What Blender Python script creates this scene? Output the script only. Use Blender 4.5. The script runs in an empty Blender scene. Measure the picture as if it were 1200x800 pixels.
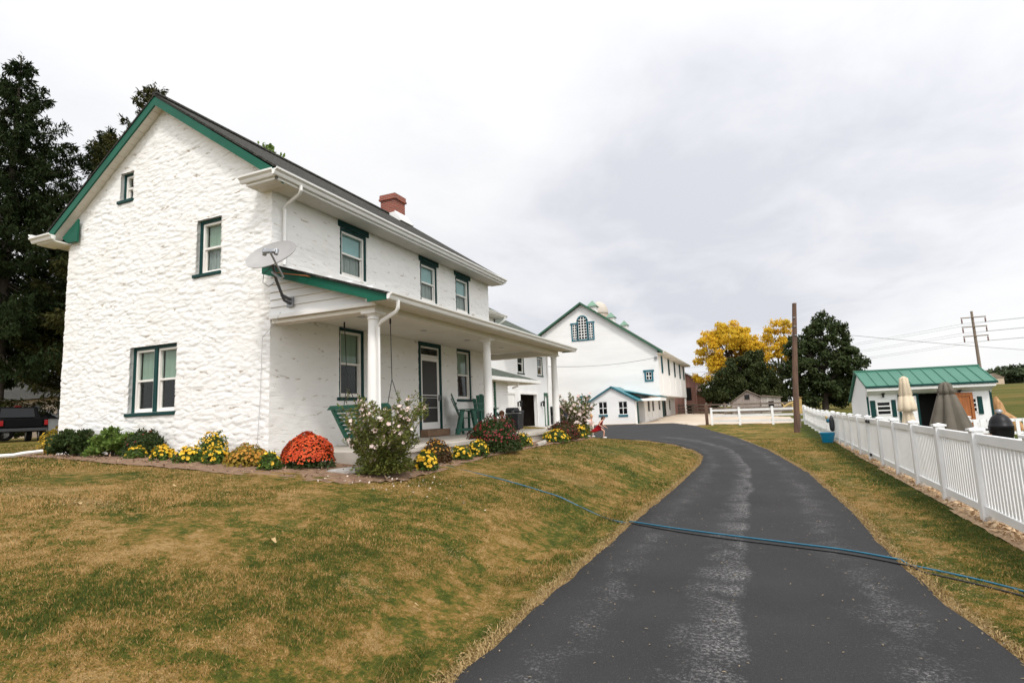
import bpy, bmesh, math, random
import numpy as np
from mathutils import Vector, Matrix, noise as mnoise
random.seed(7); rng = np.random.default_rng(11)
S = bpy.context.scene; COL = S.collection

# ------------------------------------------------------------------ objects
def link(o): COL.objects.link(o); return o
def thing(name, label, cat, loc=(0, 0, 0), rz=0.0, group=None):
    o = bpy.data.objects.new(name, None); link(o); o.empty_display_size = .1
    o.location = loc; o.rotation_euler = (0, 0, rz)
    o['label'] = label; o['category'] = cat
    if group: o['group'] = group
    return o
def tag(o, label, cat, group=None):
    o['label'] = label; o['category'] = cat
    if group: o['group'] = group
    return o
def origin_of(o):
    while o is not None and o.parent is not None: o = o.parent
    return Vector(o.location) if o is not None else Vector((0, 0, 0))
def dup(root, loc, rz, label, group=None):
    r = root.copy(); link(r); r.location = loc; r.rotation_euler = (0, 0, rz); r['label'] = label
    if group: r['group'] = group
    for ch in list(root.children):
        c = ch.copy(); link(c); c.parent = r
        for g in list(ch.children):
            d = g.copy(); link(d); d.parent = c
    return r

class MB:
    """collects boxes, tubes and sheets; M maps local to world"""
    def __init__(s, M=None): s.v = []; s.f = []; s.M = M or Matrix.Identity(4)
    def add(s, vs, fs):
        b = len(s.v); s.v += [s.M @ Vector(p) for p in vs]; s.f += [tuple(b+i for i in q) for q in fs]; return s
    def box(s, x0, x1, y0, y1, z0, z1):
        return s.add([(x0,y0,z0),(x1,y0,z0),(x1,y1,z0),(x0,y1,z0),(x0,y0,z1),(x1,y0,z1),(x1,y1,z1),(x0,y1,z1)],
                     [(0,3,2,1),(4,5,6,7),(0,1,5,4),(1,2,6,5),(2,3,7,6),(3,0,4,7)])
    def hexa(s, p): return s.add(p, [(0,3,2,1),(4,5,6,7),(0,1,5,4),(1,2,6,5),(2,3,7,6),(3,0,4,7)])
    def prism(s, poly, axis, a, b):
        n = len(poly)
        def P(q, t):
            return (t, q[0], q[1]) if axis == 'x' else ((q[0], t, q[1]) if axis == 'y' else (q[0], q[1], t))
        return s.add([P(q, a) for q in poly] + [P(q, b) for q in poly],
                     [tuple(range(n)), tuple(range(2*n-1, n-1, -1))] + [(i, (i+1) % n, n+(i+1) % n, n+i) for i in range(n)])
    def tube(s, pts, r, n=8, cap=True):
        pts = [Vector(p) for p in pts]; m = len(pts)
        if not hasattr(r, '__len__'): r = [r]*m
        vs = []; up = None
        for i, p in enumerate(pts):
            t = (pts[min(i+1, m-1)] - pts[max(i-1, 0)])
            t = t.normalized() if t.length > 1e-9 else Vector((0, 0, 1))
            if up is None: up = Vector((1, 0, 0)) if abs(t.x) < .9 else Vector((0, 1, 0))
            a = t.cross(up); a = a.normalized() if a.length > 1e-6 else t.orthogonal().normalized()
            b = t.cross(a); up = -b if False else up
            for k in range(n):
                g = 2*math.pi*k/n + (math.pi/n)
                vs.append(tuple(p + (a*math.cos(g) + b*math.sin(g))*r[i]))
        fs = [(i*n+k, i*n+(k+1) % n, (i+1)*n+(k+1) % n, (i+1)*n+k) for i in range(m-1) for k in range(n)]
        if cap: fs += [tuple(range(n-1, -1, -1)), tuple((m-1)*n+k for k in range(n))]
        return s.add(vs, fs)
    def lathe(s, prof, c=(0, 0, 0), n=20, sx=1, sy=1):
        vs = [(c[0]+r*sx*math.cos(2*math.pi*k/n), c[1]+r*sy*math.sin(2*math.pi*k/n), c[2]+z) for r, z in prof for k in range(n)]
        m = len(prof)
        fs = [(i*n+k, i*n+(k+1) % n, (i+1)*n+(k+1) % n, (i+1)*n+k) for i in range(m-1) for k in range(n)]
        fs += [tuple(range(n-1, -1, -1)), tuple((m-1)*n+k for k in range(n))]
        return s.add(vs, fs)
    def ball(s, c, rx, ry=None, rz=None, n=14, m=9):
        ry = ry or rx; rz = rz or rx
        pr = [(math.sin(math.pi*(i+.02)/(m+.04)), -math.cos(math.pi*(i+.02)/(m+.04))) for i in range(m+1)]
        vs = [(c[0]+a*rx*math.cos(2*math.pi*k/n), c[1]+a*ry*math.sin(2*math.pi*k/n), c[2]+b*rz) for a, b in pr for k in range(n)]
        fs = [(i*n+k, i*n+(k+1) % n, (i+1)*n+(k+1) % n, (i+1)*n+k) for i in range(m) for k in range(n)]
        fs += [tuple(range(n-1, -1, -1)), tuple(m*n+k for k in range(n))]
        return s.add(vs, fs)
    def build(s, name, mat, parent=None, smooth=False, bevel=0, world=True, recalc=True, weld=False):
        o0 = origin_of(parent) if (parent is not None and world) else Vector((0, 0, 0))
        me = bpy.data.meshes.new(name)
        me.from_pydata([tuple(v - o0) for v in s.v], [], s.f)
        if recalc or weld:
            bm = bmesh.new(); bm.from_mesh(me)
            if weld: bmesh.ops.remove_doubles(bm, verts=bm.verts, dist=1e-5)
            if recalc: bmesh.ops.recalc_face_normals(bm, faces=bm.faces)
            bm.to_mesh(me); bm.free()
        me.materials.append(mat)
        o = bpy.data.objects.new(name, me); link(o)
        if parent is not None: o.parent = parent
        if smooth:
            me.shade_smooth()
            if smooth == 'auto': me.set_sharp_from_angle(angle=math.radians(40))
        if bevel:
            b = o.modifiers.new('Bevel', 'BEVEL'); b.width = bevel; b.segments = 2; b.limit_method = 'ANGLE'; b.angle_limit = math.radians(50)
        return o

def npmesh(name, V, F, mat, parent=None, smooth=False, world=True):
    """V (n,3), F (m,k) numpy"""
    if parent is not None and world: V = V - np.array(origin_of(parent))
    me = bpy.data.meshes.new(name); n, k = F.shape
    me.vertices.add(len(V)); me.vertices.foreach_set('co', np.ascontiguousarray(V, dtype=np.float32).ravel())
    me.loops.add(n*k); me.loops.foreach_set('vertex_index', np.ascontiguousarray(F, dtype=np.int32).ravel())
    me.polygons.add(n); me.polygons.foreach_set('loop_start', np.arange(0, n*k, k, dtype=np.int32))
    me.update(calc_edges=True); me.validate()
    if smooth: me.shade_smooth()
    me.materials.append(mat)
    o = bpy.data.objects.new(name, me); link(o)
    if parent is not None: o.parent = parent
    return o

def unit(a): return a/np.maximum(np.linalg.norm(a, axis=1, keepdims=True), 1e-9)
def leaf_geo(P, size, aspect=.55, axis=None, normal=None, jitter=.8, bend=.25):
    """pointed bent leaves: 6 verts, 2 quads; returns V,F"""
    n = len(P); size = np.broadcast_to(size, (n,)).reshape(n, 1)
    L = rng.normal(size=(n, 3)); L = unit(L) if axis is None else unit(axis + jitter*rng.normal(size=(n, 3))*.6)
    N = rng.normal(size=(n, 3)) if normal is None else normal + jitter*rng.normal(size=(n, 3))*.6
    W = unit(np.cross(L, N)); N = np.cross(W, L)
    a = P; m = P + L*size*.5 + N*size*bend*.4; e = P + L*size - N*size*bend*.2
    w = W*size*aspect*.5
    V = np.stack([a - w*.35, a + w*.35, m - w, m + w, e - w*.25, e + w*.25], 1).reshape(-1, 3)
    i = np.arange(n)[:, None]*6
    F = np.concatenate([i + np.array([[0, 1, 3, 2]]), i + np.array([[2, 3, 5, 4]])], 0)
    return V, F
def leaves(name, mat, parent, P, size, **k):
    V, F = leaf_geo(np.asarray(P), size, **k); return npmesh(name, V, F, mat, parent)

# ------------------------------------------------------------------ materials
def mat(name, col, rough=.6, metal=0.0, spec=.5, var=0, vscale=3, col2=None, bump=0, bscale=30, detail=4, island=0, stretch=(1, 1, 1), trans=0, bdist=.01):
    m = bpy.data.materials.new(name); m.use_nodes = True
    nt = m.node_tree; B = nt.nodes['Principled BSDF']
    B.inputs['Roughness'].default_value = rough; B.inputs['Metallic'].default_value = metal
    B.inputs['Specular IOR Level'].default_value = spec
    c = (*col, 1); B.inputs['Base Color'].default_value = c
    need = var or col2 or bump or island
    if need:
        tc = nt.nodes.new('ShaderNodeTexCoord'); mp = nt.nodes.new('ShaderNodeMapping'); mp.inputs['Scale'].default_value = stretch
        nt.links.new(tc.outputs['Object'], mp.inputs['Vector'])
    if var or col2 or island:
        mix = nt.nodes.new('ShaderNodeMix'); mix.data_type = 'RGBA'
        c2 = (*(col2 or tuple(x*(1-var) for x in col)), 1)
        mix.inputs[6].default_value = c; mix.inputs[7].default_value = c2
        nz = nt.nodes.new('ShaderNodeTexNoise'); nz.inputs['Scale'].default_value = vscale; nz.inputs['Detail'].default_value = detail
        nt.links.new(mp.outputs[0], nz.inputs['Vector'])
        mr = nt.nodes.new('ShaderNodeMapRange'); mr.inputs[1].default_value = .35; mr.inputs[2].default_value = .65
        nt.links.new(nz.outputs[0], mr.inputs[0])
        if island:
            g = nt.nodes.new('ShaderNodeNewGeometry'); mm = nt.nodes.new('ShaderNodeMath'); mm.operation = 'MULTIPLY'; mm.inputs[1].default_value = island
            nt.links.new(g.outputs['Random Per Island'], mm.inputs[0])
            ad = nt.nodes.new('ShaderNodeMath'); ad.operation = 'MULTIPLY_ADD'; ad.inputs[1].default_value = 1-island; ad.use_clamp = True
            nt.links.new(mr.outputs[0], ad.inputs[0]); nt.links.new(mm.outputs[0], ad.inputs[2]); nt.links.new(ad.outputs[0], mix.inputs[0])
        else: nt.links.new(mr.outputs[0], mix.inputs[0])
        nt.links.new(mix.outputs[2], B.inputs['Base Color'])
    if bump:
        n2 = nt.nodes.new('ShaderNodeTexNoise'); n2.inputs['Scale'].default_value = bscale; n2.inputs['Detail'].default_value = 5
        nt.links.new(mp.outputs[0], n2.inputs['Vector'])
        bp = nt.nodes.new('ShaderNodeBump'); bp.inputs['Strength'].default_value = bump; bp.inputs['Distance'].default_value = bdist
        nt.links.new(n2.outputs[0], bp.inputs['Height']); nt.links.new(bp.outputs[0], B.inputs['Normal'])
    if trans:
        t = nt.nodes.new('ShaderNodeBsdfTranslucent'); ms = nt.nodes.new('ShaderNodeMixShader'); ms.inputs[0].default_value = trans
        src = B.inputs['Base Color'].links[0].from_socket if B.inputs['Base Color'].links else None
        if src: nt.links.new(src, t.inputs[0])
        else: t.inputs[0].default_value = c
        out = nt.nodes['Material Output']
        nt.links.new(B.outputs[0], ms.inputs[1]); nt.links.new(t.outputs[0], ms.inputs[2]); nt.links.new(ms.outputs[0], out.inputs[0])
    return m
def N(nt, t, **k):
    n = nt.nodes.new(t)
    for a, b in k.items(): setattr(n, a, b)
    return n
def ramp(nt, src, stops):
    r = N(nt, 'ShaderNodeValToRGB'); el = r.color_ramp.elements
    while len(el) > 1: el.remove(el[-1])
    el[0].position, el[0].color = stops[0][0], (*stops[0][1], 1)
    for p, c in stops[1:]:
        e = el.new(p); e.color = (*c, 1)
    nt.links.new(src, r.inputs[0]); return r.outputs[0]
def noise(nt, vec, scale, detail=4, rough=.55, dist=0):
    n = N(nt, 'ShaderNodeTexNoise'); n.inputs['Scale'].default_value = scale; n.inputs['Detail'].default_value = detail
    n.inputs['Roughness'].default_value = rough; n.inputs['Distortion'].default_value = dist
    nt.links.new(vec, n.inputs['Vector']); return n.outputs[0]
def mth(nt, op, a, b=None, clamp=False):
    n = N(nt, 'ShaderNodeMath', operation=op, use_clamp=clamp)
    for i, x in enumerate((a, b)):
        if x is None: continue
        if hasattr(x, 'links') or hasattr(x, 'is_linked'): nt.links.new(x, n.inputs[i])
        else: n.inputs[i].default_value = x
    return n.outputs[0]
def mixc(nt, f, a, b):
    n = N(nt, 'ShaderNodeMix', data_type='RGBA')
    for i, x in ((0, f), (6, a), (7, b)):
        if hasattr(x, 'is_linked'): nt.links.new(x, n.inputs[i])
        else: n.inputs[i].default_value = x if i == 0 else (*x, 1)
    return n.outputs[2]
def mapping(nt, scale=(1, 1, 1), rot=(0, 0, 0), out='Object'):
    tc = N(nt, 'ShaderNodeTexCoord'); mp = N(nt, 'ShaderNodeMapping'); mp.inputs['Scale'].default_value = scale; mp.inputs['Rotation'].default_value = rot
    nt.links.new(tc.outputs[out], mp.inputs[0]); return mp.outputs[0]
def base_mat(name, rough=.6, spec=.5):
    m = bpy.data.materials.new(name); m.use_nodes = True; nt = m.node_tree; B = nt.nodes['Principled BSDF']
    B.inputs['Roughness'].default_value = rough; B.inputs['Specular IOR Level'].default_value = spec; return m, nt, B
def bumpn(nt, B, h, strength, dist=.01):
    b = N(nt, 'ShaderNodeBump'); b.inputs['Strength'].default_value = strength; b.inputs['Distance'].default_value = dist
    nt.links.new(h, b.inputs['Height']); nt.links.new(b.outputs[0], B.inputs['Normal'])

def stone_mat():
    m, nt, B = base_mat('whitewashed_stone', .85, .2)
    v = mapping(nt, (2.6, 2.6, 11)); n1 = noise(nt, v, 1.3, 6, .62, .5)
    v2 = mapping(nt, (1, 1, 1)); n2 = noise(nt, v2, .7, 4)
    n3 = noise(nt, mapping(nt, (6, 6, 16)), 4, 4)
    c = mixc(nt, ramp(nt, n1, [(.32, (1, 1, 1)), (.385, (0, 0, 0))]), (.80, .79, .765), (.40, .34, .27))
    c = mixc(nt, ramp(nt, n2, [(.45, (0, 0, 0)), (.75, (.35, .35, .35))]), c, (.74, .69, .61))
    nt.links.new(c, B.inputs['Base Color'])
    h = mth(nt, 'ADD', mth(nt, 'MULTIPLY', n1, 1.0), mth(nt, 'MULTIPLY', n3, .35))
    bumpn(nt, B, h, .55, .03); return m
def shingle_mat(name, a, b, sc=1.0, axis='y'):
    m, nt, B = base_mat(name, .9, .2)
    tc = N(nt, 'ShaderNodeTexCoord'); sp = N(nt, 'ShaderNodeSeparateXYZ'); cb = N(nt, 'ShaderNodeCombineXYZ')
    nt.links.new(tc.outputs['Object'], sp.inputs[0])
    nt.links.new(sp.outputs['Y' if axis == 'y' else 'X'], cb.inputs[0]); nt.links.new(mth(nt, 'MULTIPLY', sp.outputs['Z'], 1.75), cb.inputs[1])
    br = N(nt, 'ShaderNodeTexBrick'); br.inputs['Scale'].default_value = sc; br.inputs['Brick Width'].default_value = .3; br.inputs['Row Height'].default_value = .14
    br.inputs['Mortar Size'].default_value = .008; br.inputs['Color1'].default_value = (*a, 1); br.inputs['Color2'].default_value = (*b, 1); br.inputs['Mortar'].default_value = (a[0]*.4, a[1]*.4, a[2]*.4, 1)
    br.inputs['Bias'].default_value = -.1
    nt.links.new(cb.outputs[0], br.inputs['Vector'])
    n = noise(nt, mapping(nt, (2.2, 2.2, 7) if axis == 'y' else (2.2, 2.2, 7)), 2.2, 5, .7)
    c = mixc(nt, ramp(nt, n, [(.38, (0, 0, 0)), (.56, (.9, .9, .9))]), br.outputs[0], (a[0]*.4, a[1]*.4, a[2]*.4))
    n2 = noise(nt, mapping(nt, (1, 1, 3)), 15, 3, .7)
    c = mixc(nt, ramp(nt, n2, [(.5, (0, 0, 0)), (.68, (.7, .7, .7))]), c, tuple(min(1, x*2.2) for x in b))
    nt.links.new(c, B.inputs['Base Color']); bumpn(nt, B, br.outputs[1], -.6, .012); return m
def brick_mat():
    m, nt, B = base_mat('red_brick', .85, .2)
    tc = N(nt, 'ShaderNodeTexCoord'); sp = N(nt, 'ShaderNodeSeparateXYZ'); cb = N(nt, 'ShaderNodeCombineXYZ'); nt.links.new(tc.outputs['Object'], sp.inputs[0])
    nt.links.new(mth(nt, 'ADD', sp.outputs['X'], sp.outputs['Y']), cb.inputs[0]); nt.links.new(sp.outputs['Z'], cb.inputs[1])
    br = N(nt, 'ShaderNodeTexBrick'); br.inputs['Scale'].default_value = 1; br.inputs['Brick Width'].default_value = .2; br.inputs['Row Height'].default_value = .068; br.inputs['Mortar Size'].default_value = .007
    br.inputs['Color1'].default_value = (.31, .062, .036, 1); br.inputs['Color2'].default_value = (.17, .035, .025, 1); br.inputs['Mortar'].default_value = (.30, .25, .21, 1)
    nt.links.new(cb.outputs[0], br.inputs['Vector']); n = noise(nt, tc.outputs['Object'], 9, 4)
    nt.links.new(mixc(nt, mth(nt, 'MULTIPLY', n, .4), br.outputs[0], (.2, .09, .06)), B.inputs['Base Color']); bumpn(nt, B, br.outputs[1], -.5, .01); return m
def glass_mat():
    m = bpy.data.materials.new('window_glass'); m.use_nodes = True; nt = m.node_tree; nt.nodes.remove(nt.nodes['Principled BSDF'])
    t = N(nt, 'ShaderNodeBsdfTransparent'); t.inputs[0].default_value = (.86, .9, .88, 1); g = N(nt, 'ShaderNodeBsdfGlossy'); g.inputs['Roughness'].default_value = .03
    f = N(nt, 'ShaderNodeLayerWeight'); f.inputs[0].default_value = .5; mx = N(nt, 'ShaderNodeMixShader')
    fr = mth(nt, 'ADD', mth(nt, 'MULTIPLY', mth(nt, 'POWER', f.outputs['Facing'], 4.0), .5), .02)
    nt.links.new(fr, mx.inputs[0]); nt.links.new(t.outputs[0], mx.inputs[1]); nt.links.new(g.outputs[0], mx.inputs[2]); nt.links.new(mx.outputs[0], nt.nodes['Material Output'].inputs[0]); return m
def grass_color(nt, vec, fine):
    n1 = noise(nt, vec, .55, 4, .6, .5); n2 = noise(nt, vec, 2.3, 5, .65, .4); n4 = noise(nt, vec, .13, 2)
    n3 = noise(nt, vec, 6.5, 4, .65, .3)
    d = mth(nt, 'ADD', mth(nt, 'MULTIPLY', n1, .85), mth(nt, 'MULTIPLY', n2, 1.0))
    d = mth(nt, 'ADD', d, mth(nt, 'MULTIPLY', n3, .95))
    d = mth(nt, 'ADD', d, mth(nt, 'MULTIPLY', n4, .35))
    d = mth(nt, 'ADD', d, mth(nt, 'MULTIPLY', fine, .80))
    sp = N(nt, 'ShaderNodeSeparateXYZ'); nt.links.new(vec, sp.inputs[0])
    mr = N(nt, 'ShaderNodeMapRange'); mr.inputs[1].default_value = 1.75; mr.inputs[2].default_value = 2.25; mr.inputs[3].default_value = 1.45; mr.inputs[4].default_value = 1.68; nt.links.new(sp.outputs['X'], mr.inputs[0])
    return mth(nt, 'SUBTRACT', d, mr.outputs[0])
GR = [(.26, (.046, .070, .008)), (.42, (.098, .112, .016)), (.53, (.195, .145, .029)), (.64, (.315, .185, .052)), (.82, (.45, .29, .118))]
def lawn_mat():
    m, nt, B = base_mat('lawn_soil', .95, .1)
    tc = N(nt, 'ShaderNodeTexCoord'); v = tc.outputs['Object']; fine = noise(nt, v, 26, 4, .7)
    d = grass_color(nt, v, fine)
    c = ramp(nt, d, [(p, tuple(x*.9 for x in cc)) for p, cc in GR])
    n = noise(nt, v, 70, 3, .7)
    c = mixc(nt, ramp(nt, n, [(.35, (.55, .55, .55)), (.6, (0, 0, 0))]), c, (.05, .045, .015))
    # far field greener
    sp = N(nt, 'ShaderNodeSeparateXYZ'); nt.links.new(v, sp.inputs[0])
    far = N(nt, 'ShaderNodeMapRange'); far.inputs[1].default_value = 40; far.inputs[2].default_value = 75; nt.links.new(sp.outputs['Y'], far.inputs[0])
    st = noise(nt, mapping(nt, (.02, .12, 1)), 1.0, 4, .6)
    fc = ramp(nt, st, [(.3, (.05, .066, .010)), (.5, (.10, .088, .018)), (.7, (.17, .11, .03))])
    c = mixc(nt, far.outputs[0], c, fc)
    nt.links.new(c, B.inputs['Base Color']); bumpn(nt, B, mth(nt, 'ADD', fine, n), .9, .03); return m
def blade_mat():
    m, nt, B = base_mat('grass_blade', .7, .25)
    tc = N(nt, 'ShaderNodeTexCoord'); g = N(nt, 'ShaderNodeNewGeometry')
    d = grass_color(nt, tc.outputs['Object'], g.outputs['Random Per Island'])
    c = ramp(nt, d, GR); nt.links.new(c, B.inputs['Base Color'])
    t = N(nt, 'ShaderNodeBsdfTranslucent'); nt.links.new(c, t.inputs[0]); ms = N(nt, 'ShaderNodeMixShader'); ms.inputs[0].default_value = .3
    nt.links.new(B.outputs[0], ms.inputs[1]); nt.links.new(t.outputs[0], ms.inputs[2]); nt.links.new(ms.outputs[0], nt.nodes['Material Output'].inputs[0]); return m
def asphalt_mat():
    m, nt, B = base_mat('asphalt', .85, .14)
    tc = N(nt, 'ShaderNodeTexCoord'); v = tc.outputs['Object']
    sp = N(nt, 'ShaderNodeSeparateXYZ'); nt.links.new(tc.outputs['UV'], sp.inputs[0])
    wob = mth(nt, 'MULTIPLY', mth(nt, 'SUBTRACT', noise(nt, v, .35, 3), .5), .16)
    u = mth(nt, 'ADD', sp.outputs['X'], wob)
    def band(c, w):
        return mth(nt, 'SUBTRACT', 1.0, mth(nt, 'DIVIDE', mth(nt, 'ABSOLUTE', mth(nt, 'SUBTRACT', u, c)), w), True)
    mb_ = mth(nt, 'MINIMUM', mth(nt, 'SUBTRACT', 1.0, mth(nt, 'DIVIDE', mth(nt, 'SUBTRACT', .50, u), .17), True), mth(nt, 'SUBTRACT', 1.0, mth(nt, 'DIVIDE', mth(nt, 'SUBTRACT', u, .50), .035), True))
    w = mth(nt, 'ADD', mth(nt, 'MULTIPLY', mb_, .64), mth(nt, 'MULTIPLY', band(.83, .12), .38))
    w = mth(nt, 'ADD', w, mth(nt, 'MULTIPLY', band(.15, .12), .3))
    n1 = noise(nt, v, 2.2, 6, .75, .5); n2 = noise(nt, v, 60, 3, .75); n3 = noise(nt, v, 170, 2, .8); n4 = noise(nt, v, .8, 4)
    wear = mth(nt, 'MULTIPLY', w, ramp(nt, n1, [(.34, (.05, .05, .05)), (.58, (1, 1, 1))]))
    wear = mth(nt, 'MULTIPLY', wear, mth(nt, 'ADD', mth(nt, 'MULTIPLY', n2, 1.1), .1))
    wear = mth(nt, 'ADD', wear, mth(nt, 'MULTIPLY', ramp(nt, n1, [(.55, (0, 0, 0)), (.8, (.35, .35, .35))]), n2))
    c = mixc(nt, n4, (.021, .0208, .0212), (.046, .045, .0455))
    n5 = noise(nt, v, 34, 5, .8)
    wear = mth(nt, 'MULTIPLY', wear, mth(nt, 'ADD', mth(nt, 'MULTIPLY', ramp(nt, n5, [(.47, (0, 0, 0)), (.58, (1, 1, 1))]), 1.9), .10))
    c = mixc(nt, ramp(nt, wear, [(.10, (0, 0, 0)), (.8, (.85, .85, .85))]), c, (.27, .265, .26))
    c = mixc(nt, ramp(nt, n2, [(.56, (0, 0, 0)), (.72, (.22, .22, .22))]), c, (.15, .145, .14))
    c = mixc(nt, ramp(nt, n3, [(.58, (0, 0, 0)), (.72, (.4, .4, .4))]), c, (.15, .145, .14))
    c = mixc(nt, ramp(nt, n3, [(.28, (.6, .6, .6)), (.40, (0, 0, 0))]), c, (.012, .012, .012))
    nt.links.new(c, B.inputs['Base Color']); bumpn(nt, B, mth(nt, 'ADD', n3, mth(nt, 'MULTIPLY', n2, .7)), .7, .008); return m
def boards_mat(name, col, col2, pitch=.22, axis='X', dirt=.35, rough=.8):
    m, nt, B = base_mat(name, rough, .25)
    tc = N(nt, 'ShaderNodeTexCoord'); sp = N(nt, 'ShaderNodeSeparateXYZ'); nt.links.new(tc.outputs['Object'], sp.inputs[0])
    s = mth(nt, 'ADD', sp.outputs['X'], sp.outputs['Y']) if axis == 'XY' else sp.outputs[axis]
    q = mth(nt, 'DIVIDE', s, pitch); fr = mth(nt, 'FRACT', q); idn = mth(nt, 'FLOOR', q)
    wn = N(nt, 'ShaderNodeTexWhiteNoise', noise_dimensions='1D'); nt.links.new(idn, wn.inputs['W'])
    gap = mth(nt, 'LESS_THAN', fr, .06)
    n = noise(nt, mapping(nt, (6, 6, .7)), 1.2, 5, .65)
    f = mth(nt, 'ADD', mth(nt, 'MULTIPLY', wn.outputs[0], .5), mth(nt, 'MULTIPLY', ramp(nt, n, [(.4, (0, 0, 0)), (.7, (1, 1, 1))]), .6))
    c = mixc(nt, mth(nt, 'MULTIPLY', f, dirt*2), col, col2)
    c = mixc(nt, mth(nt, 'MULTIPLY', gap, .6), c, tuple(x*.4 for x in col2))
    nt.links.new(c, B.inputs['Base Color']); bumpn(nt, B, gap, -.5, .01); return m

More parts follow.
